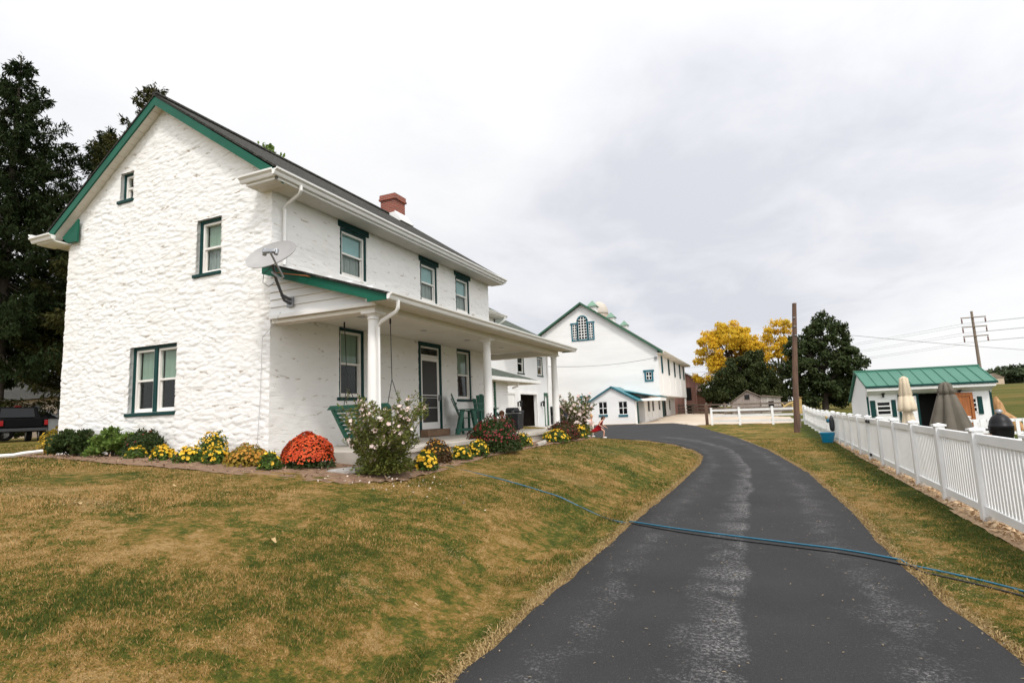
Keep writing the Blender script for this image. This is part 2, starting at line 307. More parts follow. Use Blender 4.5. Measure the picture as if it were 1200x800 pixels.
W_STONE = stone_mat()
M = dict(
 white=mat('white_paint', (.80, .79, .76), .5, var=.07, vscale=2), vinyl=mat('white_vinyl', (.86, .86, .85), .35, var=.10, vscale=1.5),
 cream=mat('cream_soffit', (.72, .68, .60), .6, var=.06, vscale=2), sash=mat('window_sash', (.78, .75, .70), .45, var=.08, vscale=6),
 trim=mat('dark_green_paint', (.003, .042, .038), .5, spec=.2, var=.25, vscale=5), fascia=mat('green_fascia', (.005, .098, .058), .5, spec=.2, var=.2, vscale=3),
 teal=mat('teal_paint', (.008, .125, .165), .5, var=.25, vscale=3), barngreen=mat('barn_green', (.02, .10, .05), .5, var=.3, vscale=1),
 shingle=shingle_mat('dark_shingles', (.020, .0195, .017), (.062, .058, .046)), gshingle=shingle_mat('green_shingles', (.07, .085, .065), (.11, .125, .10)),
 brick=brick_mat(), glass=glass_mat(), dark=mat('dark_interior', (.012, .011, .010), .9, var=.3, vscale=3),
 sage=mat('sage_blind', (.36, .44, .36), .8, var=.18, vscale=4, stretch=(4, 4, .5)), skyreflect=mat('pale_blue_sky_reflection', (.40, .62, .68), .7, var=.12, vscale=3),
 lace=mat('grey_lace_curtain', (.42, .43, .43), .9, var=.3, vscale=9, stretch=(5, 5, .6)), screen=mat('dark_screen', (.035, .032, .03), .6, var=.2, vscale=2),
 concrete=mat('concrete', (.50, .46, .40), .85, col2=(.38, .34, .29), vscale=1.6, bump=.3, bscale=40), wood=mat('brown_board', (.21, .125, .07), .7, col2=(.13, .075, .04), vscale=4, stretch=(1, 1, 6)),
 chairgreen=mat('green_chair_paint', (.008, .10, .062), .4, var=.3, vscale=6), black=mat('black_metal', (.012, .012, .013), .4, var=.3, vscale=8), blackplastic=mat('charcoal_plastic', (.032, .034, .038), .5, var=.3, vscale=6),
 steel=mat('galvanised_steel', (.32, .33, .34), .45, .7, var=.25, vscale=9), dish=mat('grey_dish', (.33, .32, .31), .5, var=.12, vscale=4), orange_rod=mat('rusty_rod', (.42, .12, .03), .7, var=.3, vscale=20),
 mulch=mat('mulch', (.17, .095, .055), .95, col2=(.27, .17, .10), vscale=9, detail=6, bump=1, bscale=45, bdist=.03), petal=mat('fallen_petal', (.60, .50, .42), .7, var=.2, vscale=9, island=.6),
 pebble=mat('wood_chips', (.60, .45, .28), .85, col2=(.42, .27, .14), vscale=20, island=.8), chipbed=mat('chip_bed', (.45, .31, .18), .95, col2=(.28, .18, .1), vscale=25, bump=1, bscale=60, bdist=.02),
 yard=mat('gravel_yard', (.44, .35, .26), .95, col2=(.52, .44, .35), vscale=.5, detail=6, bump=.5, bscale=25), slate=mat('grey_slate', (.38, .36, .33), .8, var=.3, vscale=6, bump=.4, bscale=25),
 bark=mat('bark', (.10, .078, .055), .95, col2=(.05, .038, .028), vscale=5, stretch=(4, 4, .8), bump=.8, bscale=14, bdist=.03), polewood=mat('pole_wood', (.15, .085, .055), .9, col2=(.085, .05, .035), vscale=3, stretch=(6, 6, .4), bump=.5, bscale=20), greywood=mat('pole_grey_wood', (.24, .19, .14), .9, col2=(.15, .115, .09), vscale=3, stretch=(6, 6, .4)),
 hose=mat('blue_hose', (.010, .125, .20), .4, var=.2, vscale=15), blackhose=mat('black_cable', (.01, .01, .01), .5, var=.2, vscale=15), wire=mat('wire', (.02, .02, .02), .6, var=.1),
 oldwood=boards_mat('weathered_boards', (.34, .29, .26), (.19, .145, .12), .22, 'X', .4), railwood=mat('old_rail', (.20, .165, .135), .9, col2=(.12, .095, .075), vscale=3),
 redboards=boards_mat('faded_red_boards', (.36, .20, .165), (.22, .11, .085), .25, 'XY', .45), barnwhite=mat('barn_white', (.80, .79, .77), .75, var=.10, vscale=.6, stretch=(.4, .4, 1.6), bump=.15, bscale=3),
 barnboards=boards_mat('white_boards', (.80, .785, .76), (.64, .61, .56), .28, 'Y', .18), siding=mat('white_siding', (.79, .785, .77), .5, var=.06, vscale=1.2), silo=boards_mat('silo_staves', (.62, .54, .45), (.4, .32, .25), .5, 'X', .4), dome=mat('silo_dome', (.50, .45, .38), .7, .0, var=.12, vscale=.7),
 greymetal=mat('grey_metal_roof', (.50, .50, .50), .5, .3, var=.2, vscale=.4), greenmetal=mat('green_metal_roof', (.045, .17, .115), .4, .15, var=.12, vscale=1), tealmetal=mat('teal_metal_roof', (.03, .20, .24), .4, .1, var=.25, vscale=1.2),
 canvas=mat('beige_canvas', (.60, .50, .36), .9, var=.15, vscale=5), taupe=mat('taupe_canvas', (.125, .108, .082), .9, var=.2, vscale=4), doorwood=mat('orange_wood', (.36, .115, .022), .5, col2=(.24, .07, .012), vscale=3, stretch=(5, 5, .5)), kamado=mat('black_ceramic', (.006, .006, .007), .42, spec=.25, bump=.1, bscale=120),
 bucket=mat('blue_bucket', (.0, .20, .36), .4, var=.1), bag=mat('dark_bag', (.03, .03, .034), .6, var=.4, vscale=12), paleyellow=mat('pale_yellow_wood', (.52, .36, .13), .7, var=.3, vscale=6), log=mat('bleached_log', (.48, .28, .12), .9, col2=(.30, .15, .06), vscale=3, stretch=(3, 3, .5)), 
 paintblack=mat('black_car_paint', (.003, .003, .0035), .5, spec=.10, var=.2), paintwhite=mat('white_car_paint', (.75, .77, .77), .25, spec=.6, var=.04), paintgrey=mat('dark_grey_car_paint', (.02, .021, .024), .2, spec=.6, var=.2), carglass=mat('car_glass', (.006, .007, .008), .12, spec=.25, var=.1), tyre=mat('tyre_rubber', (.012, .012, .012), .85, var=.3, vscale=10), chrome=mat('chrome', (.5, .5, .5), .2, .95, var=.1), redlens=mat('red_lens', (.42, .008, .012), .2, var=.2), redlight=mat('red_lamp_lens', (.26, .004, .006), .25, var=.2),
 beige=mat('beige_stucco', (.52, .42, .31), .85, var=.12, vscale=.6), skin=mat('skin', (.60, .33, .23), .55, var=.08, vscale=12), red=mat('red_dress', (.24, .003, .007), .75, spec=.1, col2=(.13, .002, .004), vscale=6), pink=mat('pale_pink_cloth', (.66, .47, .45), .85, var=.1, vscale=9), creamcloth=mat('cream_cloth', (.66, .58, .48), .85, var=.1, vscale=9), darkhair=mat('dark_brown_hair', (.05, .022, .012), .5, var=.4, vscale=20), brownhair=mat('auburn_hair', (.24, .09, .03), .5, var=.4, vscale=20), blondhair=mat('blond_hair', (.52, .30, .11), .5, var=.3, vscale=20), shoe=mat('white_shoe', (.72, .7, .67), .6, var=.1), eye=mat('eye', (.03, .02, .015), .2, var=.1),
 leafg=mat('leaf_green', (.050, .095, .018), .5, spec=.12, col2=(.10, .15, .03), vscale=4, island=.7, trans=.25), leafd=mat('leaf_dark', (.022, .042, .012), .5, spec=.12, col2=(.052, .072, .02), vscale=3, island=.7, trans=.2), leafl=mat('leaf_light', (.085, .15, .025), .5, spec=.12, col2=(.15, .21, .05), vscale=4, island=.7, trans=.25), leafo=mat('leaf_olive_red', (.055, .05, .02), .55, spec=.12, col2=(.10, .045, .022), vscale=6, island=.7, trans=.2), leafy=mat('leaf_yellow_green', (.23, .19, .035), .55, spec=.12, col2=(.30, .20, .03), vscale=5, island=.7, trans=.25),
 hib=mat('hibiscus_leaf', (.070, .098, .022), .5, spec=.12, col2=(.18, .18, .045), vscale=4, island=.7, trans=.25), stem=mat('green_stem', (.13, .10, .055), .8, var=.3, vscale=12),
 fyel=mat('yellow_bloom', (.80, .54, .02), .6, col2=(.70, .38, .015), vscale=9, island=.7, trans=.2), fora=mat('orange_bloom', (.72, .105, .010), .6, col2=(.44, .028, .005), vscale=8, island=.7, trans=.15), fred=mat('red_bloom', (.22, .006, .008), .6, col2=(.09, .004, .007), vscale=8, island=.7, trans=.15), fpink=mat('pink_bloom', (.78, .54, .50), .6, col2=(.82, .72, .66), vscale=9, island=.7, trans=.3), fgold=mat('amber_bloom', (.50, .27, .02), .6, col2=(.42, .15, .012), vscale=8, island=.7, trans=.2),
 ayel=mat('autumn_yellow_leaf', (.80, .50, .035), .6, spec=.12, col2=(.56, .42, .045), vscale=.5, island=.5, trans=.4), needle=mat('spruce_needle', (.010, .019, .007), .7, spec=.05, col2=(.026, .036, .011), vscale=.6, island=.6, trans=.1), needle2=mat('conifer_needle', (.018, .025, .008), .7, spec=.05, col2=(.062, .056, .016), vscale=.8, island=.6, trans=.1), cedar=mat('cedar_foliage', (.020, .034, .012), .6, spec=.12, col2=(.055, .062, .018), vscale=.5, island=.6, trans=.15), maple=mat('maple_leaf', (.026, .040, .014), .6, spec=.12, col2=(.058, .075, .026), vscale=.4, island=.6, trans=.2), wood_far=mat('far_wood_leaf', (.035, .055, .028), .8, spec=.12, col2=(.07, .085, .04), vscale=.05, island=.5), dryleaf=mat('dry_leaf', (.48, .33, .15), .8, var=.3, vscale=30), edge=mat('dead_grass_edge', (.34, .22, .10), .95, col2=(.20, .13, .055), vscale=5, detail=6, bump=1, bscale=60, bdist=.02),
 brass=mat('lamp_metal', (.03, .03, .032), .4, .6, var=.2), 
)
LAWN, BLADE, ASPH = lawn_mat(), blade_mat(), asphalt_mat()

DL=[(-1.9,-30),(-1.9,3.3),(-1.905,5.0),(-1.86,6.6),(-1.83,9.06),(-1.73,12.16),(-1.69,17.1),(-1.86,20.0),(-2.44,22.75),(-3.63,26.5),(-5.6,30.2),(-7.6,32.4),(-9.6,33.8),(-14,35.9),(-22,38),(-40,40)]
DR=[(1.6,-30),(1.42,3.3),(1.373,4.67),(1.231,5.9),(1.165,7.2),(1.15,9.96),(0.957,14.9),(0.17,22.75),(-1.3,32.6),(-2.3,37.5),(-4.2,45.0)]
def ss(a,b,t):
    t=min(1.0,max(0.0,(t-a)/(b-a)));return t*t*(3-2*t)
def left_x(y):
    for (x0,y0),(x1,y1) in zip(DL,DL[1:]):
        if y<=y1:return x0+(x1-x0)*(y-y0)/(y1-y0)
    return -40
def dseg(px,py,a,b):
    dx,dy=b[0]-a[0],b[1]-a[1];t=max(0,min(1,((px-a[0])*dx+(py-a[1])*dy)/(dx*dx+dy*dy)))
    return math.hypot(px-a[0]-t*dx,py-a[1]-t*dy)
def dleft(x,y):
    if y>40 or x>left_x(y):return 0.0
    return min(dseg(x,y,a,b) for a,b in zip(DL,DL[1:]))
def base(x,y):
    b=.3*ss(33,52,y)+.45*ss(52,74,y)
    b+=4.2*ss(55,240,y)*ss(4,45,x)
    if x>2.6: b-=.28*ss(2.9,6.5,x)*(1-ss(30,60,y))
    return b
def hgt(x,y):
    d=dleft(x,y)
    m=0.0
    if d>.25: m=1.14*(1-math.exp(-(d-.25)/2.9))*ss(.0,1.2,d-.1)*(1-.6*ss(18,25,y)*ss(-11,-8.5,x))
    m+=.12*ss(-18,-28,-(-x) if False else x) if False else .12*ss(18,28,-x)
    return base(x,y)+m
SKY_OFF = (1.35, .4, 2.4); SKY_BASE = .71; EXPO = .49
# ------------------------------------------------------------------ ground
def right_x(y):
    P = DR + [(-5.5, 48.0), (-7.0, 52.0)]
    for (x0, y0), (x1, y1) in zip(P, P[1:]):
        if y <= y1: return x0 + (x1-x0)*(y-y0)/(y1-y0)
    return -7.0
def axis_steps(lo, a, b, hi, fine, grow=1.13):
    r = list(np.arange(a, b, fine)); s = fine; x = a
    L = []
    while x > lo: s *= grow; x -= s; L.append(x)
    s = fine; x = r[-1]; R = []
    while x < hi: s *= grow; x += s; R.append(x)
    return np.array(L[::-1] + r + R)
xs = axis_steps(-700, -17, 6, 700, .3); ys = axis_steps(-60, 0, 40, 900, .3)
V = []
for y in ys:
    for x in xs:
        z = hgt(x, y) + (.02*mnoise.noise(Vector((x*.7, y*.7, 0))) if (x < left_x(y)-.5 and y < 34) else 0)
        V.append((x, y, z))
nx, ny = len(xs), len(ys)
I = np.arange(nx*ny).reshape(ny, nx)
F = np.stack([I[:-1, :-1].ravel(), I[:-1, 1:].ravel(), I[1:, 1:].ravel(), I[1:, :-1].ravel()], 1)
o = npmesh('lawn_ground', np.array(V), F, LAWN, smooth=True); o['kind'] = 'structure'

def strip(name, rows, material, lift=.03, ncol=10, skirt=True):
    V = []; UV = []
    for (y, a, b) in rows:
        for k in range(ncol+1):
            t = k/ncol; x = a+(b-a)*t
            e = lift if 0 < k < ncol else -.03
            V.append((x, y, base(x, y) + e)); UV.append((t, y))
    n = ncol+1; I = np.arange(len(rows)*n).reshape(len(rows), n)
    F = np.stack([I[:-1, :-1].ravel(), I[:-1, 1:].ravel(), I[1:, 1:].ravel(), I[1:, :-1].ravel()], 1)
    o = npmesh(name, np.array(V), F, material, smooth=True); me = o.data
    uv = me.uv_layers.new(name='UVMap'); li = np.zeros(len(me.loops), dtype=np.int32); me.loops.foreach_get('vertex_index', li)
    uv.data.foreach_set('uv', np.array(UV, dtype=np.float32)[li].ravel()); o['kind'] = 'structure'; return o
rows = []
y = -30.0
while y < 51.6:
    rg = .05*mnoise.noise(Vector((0, y*1.7, 3))); lg = .06*mnoise.noise(Vector((5, y*1.9, 3)))
    lx = left_x(y) + lg if y < 39.5 else -26.0
    if y > 39.5: lx = -24.0
    rows.append((y, lx, right_x(y)+rg)); y += .2 if y < 34 else .4
# widen inner column spacing so the edge drop is narrow
def drive():
    V = []; UV = []; ts = [0, .012, .1, .2, .3, .4, .5, .6, .7, .8, .9, .988, 1]
    for (y, a, b) in rows:
        for t in ts:
            x = a+(b-a)*t; V.append((x, y, base(x, y) + (.03 if 0 < t < 1 else -.04))); UV.append((t if y < 33 else .3, y))
    n = len(ts); I = np.arange(len(rows)*n).reshape(len(rows), n)
    F = np.stack([I[:-1, :-1].ravel(), I[:-1, 1:].ravel(), I[1:, 1:].ravel(), I[1:, :-1].ravel()], 1)
    o = npmesh('driveway', np.array(V), F, ASPH, smooth=True); me = o.data
    uv = me.uv_layers.new(name='UVMap'); li = np.zeros(len(me.loops), dtype=np.int32); me.loops.foreach_get('vertex_index', li)
    uv.data.foreach_set('uv', np.array(UV, dtype=np.float32)[li].ravel()); o['kind'] = 'structure'
drive()
# dead grass rim along both edges of the drive
for side in (0, 1):
    V = []; q = []
    y = 1.0
    while y < 31.0:
        w = max(.02, .05 + .10*mnoise.noise(Vector((side*9, y*1.3, 1))) + .07*mnoise.noise(Vector((side*9, y*4.3, 4))) + (.03 if side == 0 else .0))
        if side == 0:
            x = left_x(y); nx_ = left_x(y+.1)-x; tx = Vector((nx_, .1, 0)).normalized(); nn = Vector((-tx.y, tx.x, 0))
        else:
            x = right_x(y); nx_ = right_x(y+.1)-x; tx = Vector((nx_, .1, 0)).normalized(); nn = Vector((tx.y, -tx.x, 0))
        for d in (-.08, .02, .5*w, w):
            X = x+nn.x*d; Y = y+nn.y*d; V.append((X, Y, hgt(X, Y) + (.012 if d < w else -.015)))
        y += .12
    n = 4; I = np.arange(len(V)).reshape(-1, n)
    F = np.stack([I[:-1, :-1].ravel(), I[:-1, 1:].ravel(), I[1:, 1:].ravel(), I[1:, :-1].ravel()], 1)
    o = npmesh('drive_edge', np.array(V), F, M['edge'], smooth=True); o['kind'] = 'structure'

def inpoly(x, y, P):
    c = False; j = len(P)-1
    for i in range(len(P)):
        if (P[i][1] > y) != (P[j][1] > y) and x < (P[j][0]-P[i][0])*(y-P[i][1])/(P[j][1]-P[i][1])+P[i][0]: c = not c
        j = i
    return c
def drape(name, P, step, lift, material, rough=0.0):
    x0 = min(p[0] for p in P); x1 = max(p[0] for p in P); y0 = min(p[1] for p in P); y1 = max(p[1] for p in P)
    nx = int((x1-x0)/step)+1; ny = int((y1-y0)/step)+1; idx = {}; V = []; F = []
    def vid(i, j):
        if (i, j) not in idx:
            x = x0+i*step; y = y0+j*step; idx[i, j] = len(V)
            x += step*.35*mnoise.noise(Vector((x*3, y*3, 1))); y += step*.35*mnoise.noise(Vector((x*3, y*3, 7)))
            V.append((x, y, hgt(x, y)+lift+rough*mnoise.noise(Vector((x*6, y*6, 2)))))
        return idx[i, j]
    for i in range(nx):
        for j in range(ny):
            if inpoly(x0+(i+.5)*step, y0+(j+.5)*step, P): F.append((vid(i, j), vid(i+1, j), vid(i+1, j+1), vid(i, j+1)))
    o = npmesh(name, np.array(V), np.array(F), material, smooth=True); o['kind'] = 'structure'; return o
BED = [(-17.2, 8.3), (-17.0, 7.9), (-14.5, 7.35), (-12, 6.8), (-10.3, 6.35), (-8.6, 6.2), (-7.2, 6.1), (-6.2, 6.2), (-5.4, 6.5), (-5.0, 7.3), (-5.05, 8.5), (-5.25, 10), (-5.35, 12), (-5.35, 14.2), (-5.2, 16), (-5.15, 18.2), (-5.4, 19.6), (-6.6, 20.2), (-8.4, 19.0), (-8.5, 18.4), (-5.95, 18.4), (-5.95, 8.05), (-15.3, 8.3)]
drape('mulch_bed', BED, .09, .015, M['mulch'], .02)
n = 9000; xy = np.stack([rng.uniform(-17, -5, n), rng.uniform(6, 19.5, n)], 1); xy = xy[[inpoly(a, b, BED) for a, b in xy]]
Pm = np.array([(a, b, hgt(a, b) + .03) for a, b in xy]); V, F = leaf_geo(Pm, rng.uniform(.03, .08, len(Pm)), aspect=.45, normal=np.tile([0, 0, 1.5], (len(Pm), 1)), jitter=.7)
o = npmesh('bark_chips', V, F, mat('bark_chip', (.15, .08, .045), .9, col2=(.30, .20, .12), vscale=9, island=.8)); o['kind'] = 'stuff'; tag(o, 'brown bark mulch chips covering the flower bed', 'mulch')
drape('gravel_yard', [(-10.4, 51.4), (-6.9, 51.2), (-5.4, 47.2), (-4.6, 45.6), (-3.5, 46.6), (1, 45.6), (2.6, 46), (2.6, 58), (-2, 66), (-8, 80), (-10.2, 80)], .5, .02, M['yard'], .01)
drape('chip_strip', [(2.42, 3.6), (2.44, 9), (2.52, 16), (2.62, 22), (2.72, 27), (3.1, 27), (3.1, 3.6)], .07, .012, M['chipbed'], .02)
n = 5200
P = np.stack([rng.uniform(2.42, 3.0, n), 4 + 20*rng.random(n)**1.7, np.zeros(n)], 1)
P = P[P[:, 0] > 2.40 + .011*P[:, 1] - .02]
P[:, 2] = [hgt(a, b)+.02 for a, b in P[:, :2]]
V, F = leaf_geo(P, rng.uniform(.03, .07, len(P)), aspect=.8, normal=np.tile([0, 0, 1.5], (len(P), 1)), jitter=.6)
o = npmesh('wood_chips', V, F, M['pebble']); o['kind'] = 'stuff'
tag(o, 'pale wood chips strewn under the white picket fence', 'wood chips'); 

BARE = [(-3.28, 10.31, .75, .35), (-4.47, 12.13, .6, .5), (-5.09, 3.79, .30, .12), (-7.85, 4.03, .6, .3), (-2.88, 5.28, .22, .2), (-2.55, 3.79, .14, .16), (-6.54, 3.87, .4, .2), (-5.1, 5.44, .4, .22), (1.53, 12.28, .18, 2.2), (1.56, 8.79, .2, 1.4), (1.5, 6.48, .14, .8), (1.43, 18.3, .2, 3), (-3.05, 3.93, .2, .14), (-4.63, 4.57, .3, .15), (-9.2, 5.2, .7, .25), (-2.6, 7.2, .25, .4), (-3.6, 15.5, .7, .9)]
def bare(x, y):
    """0..1: how worn the turf is here"""
    best = 0.0
    for a, b, p, q in BARE:
        if abs(x-a) < 2.2*p and abs(y-b) < 2.2*q:
            w = .55*mnoise.noise(Vector((x*2.3, y*2.3, 1))) + .45*mnoise.noise(Vector((x*8, y*8, 2)))
            best = max(best, min(1.0, max(0.0, 1.35 - .75*(((x-a)/p)**2 + ((y-b)/q)**2) + 1.3*w)))
    return best
STRAW = mat('straw_blade', (.38, .265, .115), .8, col2=(.21, .14, .05), vscale=6, island=.8)
HOUSE_RECT = (-15.3, -5.9, 8.0, 18.4)
def grass_ok(x, y):
    if HOUSE_RECT[0] < x < HOUSE_RECT[1] and HOUSE_RECT[2] < y < HOUSE_RECT[3]: return False
    if inpoly(x, y, BED): return False
    lx = left_x(y) - .03
    if x < lx: return True
    rx = right_x(y) + .04
    return rx < x < 2.42 + .01*max(0, y-9) if y < 27 else rx < x < 2.9
def grass(name, n, xr, yr, hmin, hmax, w, near, far):
    X = rng.uniform(*xr, n); Y = rng.uniform(*yr, n)
    D = np.hypot(X, Y); keep = (D >= near) & (D < far)
    # camera frustum with margin
    c, s = math.cos(.404), math.sin(.404); fx = X*c + Y*s; fy = -X*s + Y*c
    keep &= (fy > 1.2) & (np.abs(fx) < fy*1.02+.6)
    X, Y = X[keep], Y[keep]
    ok = np.array([grass_ok(a, b) for a, b in zip(X, Y)]); X, Y = X[ok], Y[ok]; n = len(X)
    Z = np.array([hgt(a, b) for a, b in zip(X, Y)])
    cl = np.array([.5+.5*mnoise.noise(Vector((a*1.1, b*1.1, 5))) for a, b in zip(X, Y)])
    edge = np.array([1.0 if (-.55 < a-left_x(b) < 0 and mnoise.noise(Vector((a*2, b*.9, 8))) > .05) else 0 for a, b in zip(X, Y)])
    H = rng.uniform(hmin, hmax, n)*(.45+.9*cl)*(1+.9*edge); A = rng.uniform(0, 2*math.pi, n)
    lean = rng.normal(0, .55, (n, 2)); P = np.stack([X, Y, Z-.005], 1)
    side = np.stack([np.cos(A), np.sin(A), np.zeros(n)], 1)*(w*rng.uniform(.6, 1.3, n))[:, None]
    mid = P + np.stack([lean[:, 0]*H*.35, lean[:, 1]*H*.35, H*.6], 1); tip = P + np.stack([lean[:, 0]*H*1.1, lean[:, 1]*H*1.1, H], 1)
    V = np.stack([P-side, P+side, mid+side*.7, mid-side*.7, tip], 1).reshape(-1, 3); i = np.arange(n)[:, None]*5
    me_q = i + np.array([[0, 1, 2, 3]]); me_t = i + np.array([[3, 2, 4, 4]])
    F = np.concatenate([i + np.array([[0, 1, 2]]), i + np.array([[0, 2, 3]]), i + np.array([[3, 2, 4]])], 0)
    worn = np.array([bare(a, b) for a, b in zip(X, Y)]) * .93 > rng.random(n)
    if worn.any():
        k = np.nonzero(worn)[0]; Vw = V.reshape(n, 5, 3)[k].copy(); Vw[:, :, 2] = Z[k, None] + (Vw[:, :, 2]-Z[k, None])*.45
        i_ = np.arange(len(k))[:, None]*5
        ow = npmesh('dry_grass', Vw.reshape(-1, 3), np.concatenate([i_ + np.array([[0, 1, 2]]), i_ + np.array([[0, 2, 3]]), i_ + np.array([[3, 2, 4]])], 0), STRAW); ow['kind'] = 'stuff'; tag(ow, 'worn straw-coloured bare spots in the lawn', 'dry grass')
    F = F[~np.tile(worn, 3)]
    o = npmesh(name, V, F, BLADE); o['kind'] = 'stuff'
    tag(o, 'short patchy lawn grass, green tufts among dry straw blades', 'grass'); return o
QG = 1.0
grass('lawn_grass', int(520000*QG), (-8, 2.6), (.8, 6.5), .010, .028, .0025, 1.5, 6)
grass('lawn_grass', int(560000*QG), (-17, 2.6), (1.5, 12.5), .013, .034, .0040, 6, 12)
grass('lawn_grass', int(300000*QG), (-26, 3), (3, 30), .018, .045, .008, 12, 30)
n = 60000; Y = 1.2 + 22*rng.random(n)**1.8; sd = rng.random(n) < .5
off = np.abs(rng.normal(0, .07, n)) - .03
X = np.array([left_x(y) - o if s else right_x(y) + o*.8 for y, s, o in zip(Y, sd, off)])
Z = np.array([max(hgt(a, b), 0) + .012 for a, b in zip(X, Y)]); Pd = np.stack([X, Y, Z], 1)
V, F = leaf_geo(Pd, rng.uniform(.02, .055, n), aspect=.16, axis=np.tile([0, 0, .12], (n, 1)), jitter=1.2)
o = npmesh('dry_grass', V, F, STRAW); o['kind'] = 'stuff'; tag(o, 'dry straw-coloured grass fringe along the asphalt edges', 'dry grass')
n = 900; Y = 1.5 + 16*rng.random(n)**1.6; t_ = rng.random(n)
X = np.array([left_x(y) + (right_x(y)-left_x(y))*(t**2*.5 if k % 2 else 1-t**2*.5) for k, (y, t) in enumerate(zip(Y, t_))])
V, F = leaf_geo(np.stack([X, Y, np.full(n, .036)], 1), rng.uniform(.008, .03, n), aspect=.5, axis=np.concatenate([rng.normal(size=(n, 2)), np.zeros((n, 1))], 1), normal=np.tile([0, 0, 3.], (n, 1)), jitter=.3)
o = npmesh('grit', V, F, mat('grit', (.26, .20, .13), .9, col2=(.12, .10, .07), vscale=9, island=.8)); o['kind'] = 'stuff'; tag(o, 'loose grit and dry clippings scattered on the asphalt', 'grit')
def scatter(name, label, cat, spots, size, m, group=None):
    for k, (x, y) in enumerate(spots):
        V, F = leaf_geo(np.array([[0., 0, .012]]), np.array([size*rng.uniform(.8, 1.3)]), aspect=.7, axis=np.array([[rng.normal(), rng.normal(), .35]]), normal=np.array([[0, 0, 1.]]), jitter=.2, bend=.9)
        o = npmesh(name, V, F, m); o.location = (x, y, hgt(x, y)+.03); tag(o, label[k], cat, group)
scatter('fallen_leaf', ['tan dry leaf standing up in the middle of the lawn', 'flat orange-tan dry leaf nearest the driveway edge', 'small dry leaf on the grass nearest the left picture edge', 'small tan leaf on the grass just ahead of the yellow flowers'], 'leaf',
        [(-4.08, 3.97), (-2.69, 4.03), (-6.37, 3.63), (-6.67, 4.83)], .065, M['dryleaf'], 'dry leaves fallen on the lawn')
# petals fallen round the hibiscus
n = 90; P = np.stack([rng.normal(-5.0, .55, n), rng.normal(7.0, .4, n), np.zeros(n)], 1); P[:, 2] = [hgt(a, b)+.035 for a, b in P[:, :2]]
V, F = leaf_geo(P, rng.uniform(.02, .04, n), aspect=.9, normal=np.tile([0, 0, 2.], (n, 1)), jitter=.5)
o = npmesh('fallen_petals', V, F, M['petal']); o['kind'] = 'stuff'; tag(o, 'withered pale petals scattered under the pink flowering shrub', 'petals')

# ------------------------------------------------------------------ farmhouse
FX, GY, BX, BY = -8.5, 8.06, -15.1, 17.9
RX, RZ, EZ = -11.8, 9.08, 6.43
SL = (RZ-EZ)/(RX+15.65)
H = thing('farmhouse', 'two-storey whitewashed stone farmhouse with green trim and a columned porch', 'house', (-11.8, 13, .9))
def frame(o, u, n): return Matrix(((u[0], n[0], 0, o[0]), (u[1], n[1], 0, o[1]), (u[2], n[2], 1, o[2]), (0, 0, 0, 1)))
FRONT = frame((FX, 0, 0), (0, 1, 0), (1, 0, 0)); GABLE = frame((0, GY, 0), (1, 0, 0), (0, -1, 0))
def stone(mb, fr, u0, u1, z0, top, zmax, holes, step, amp, seed, reveal=.24):
    us = set(np.arange(u0, u1, step).round(4)) | {u1}; zs = set(np.arange(z0, zmax, step*.62).round(4)) | {zmax}
    for a, b, c, d in holes:
        us = {x for x in us if abs(x-a) > step*.4 and abs(x-b) > step*.4} | {a, b}; zs = {x for x in zs if abs(x-c) > step*.25 and abs(x-d) > step*.25} | {c, d}
    us = sorted(us); zs = sorted(zs)
    def disp(u, z):
        w = mnoise.noise(Vector((u*1.3, z*1.3, seed)))*.25
        d, p = mnoise.voronoi(Vector((u*3.9 + w, (z+w*.35+.05*u)*9.9, seed)))
        e = min(1, (d[1]-d[0])*6); f_ = .5+.5*mnoise.noise(Vector((u*1.7, z*1.7, seed+7)))
        tilt = max(-.5, min(.5, p[0].y - (z+w*.35+.05*u)*9.9))
        return amp*(-(1-e)*(.25+.75*f_) + .38*mnoise.noise(p[0]*3.1) + .55*tilt*f_ + .30*mnoise.noise(Vector((u*2.2, z*4, seed+3)))) 
    nu, nz = len(us), len(zs); V = []; 
    for z in zs:
        for u in us:
            t = top(u); V.append((u, disp(u, z), min(z, t)))
    hole = lambda i, j: any(a-1e-4 <= us[i] and us[i+1] <= b+1e-4 and c-1e-4 <= zs[j] and zs[j+1] <= d+1e-4 for a, b, c, d in holes)
    Fq = []; solid = {}
    for j in range(nz-1):
        for i in range(nu-1):
            h = hole(i, j); dead = zs[j] >= max(top(us[i]), top(us[i+1])); solid[i, j] = not h
            if not h and not dead: Fq.append((j*nu+i, j*nu+i+1, (j+1)*nu+i+1, (j+1)*nu+i))
    inset = {}
    def ins(k):
        if k not in inset: inset[k] = len(V); V.append((V[k][0], -reveal, V[k][2]))
        return inset[k]
    for (i, j), s in list(solid.items()):
        if s: continue
        for (di, dj, e) in ((-1, 0, (j*nu+i, (j+1)*nu+i)), (1, 0, (j*nu+i+1, (j+1)*nu+i+1)), (0, -1, (j*nu+i, j*nu+i+1)), (0, 1, ((j+1)*nu+i, (j+1)*nu+i+1))):
            if solid.get((i+di, j+dj), True): Fq.append((e[0], e[1], ins(e[1]), ins(e[0])))
    mb.M = fr; mb.add(V, Fq); mb.M = Matrix.Identity(4)

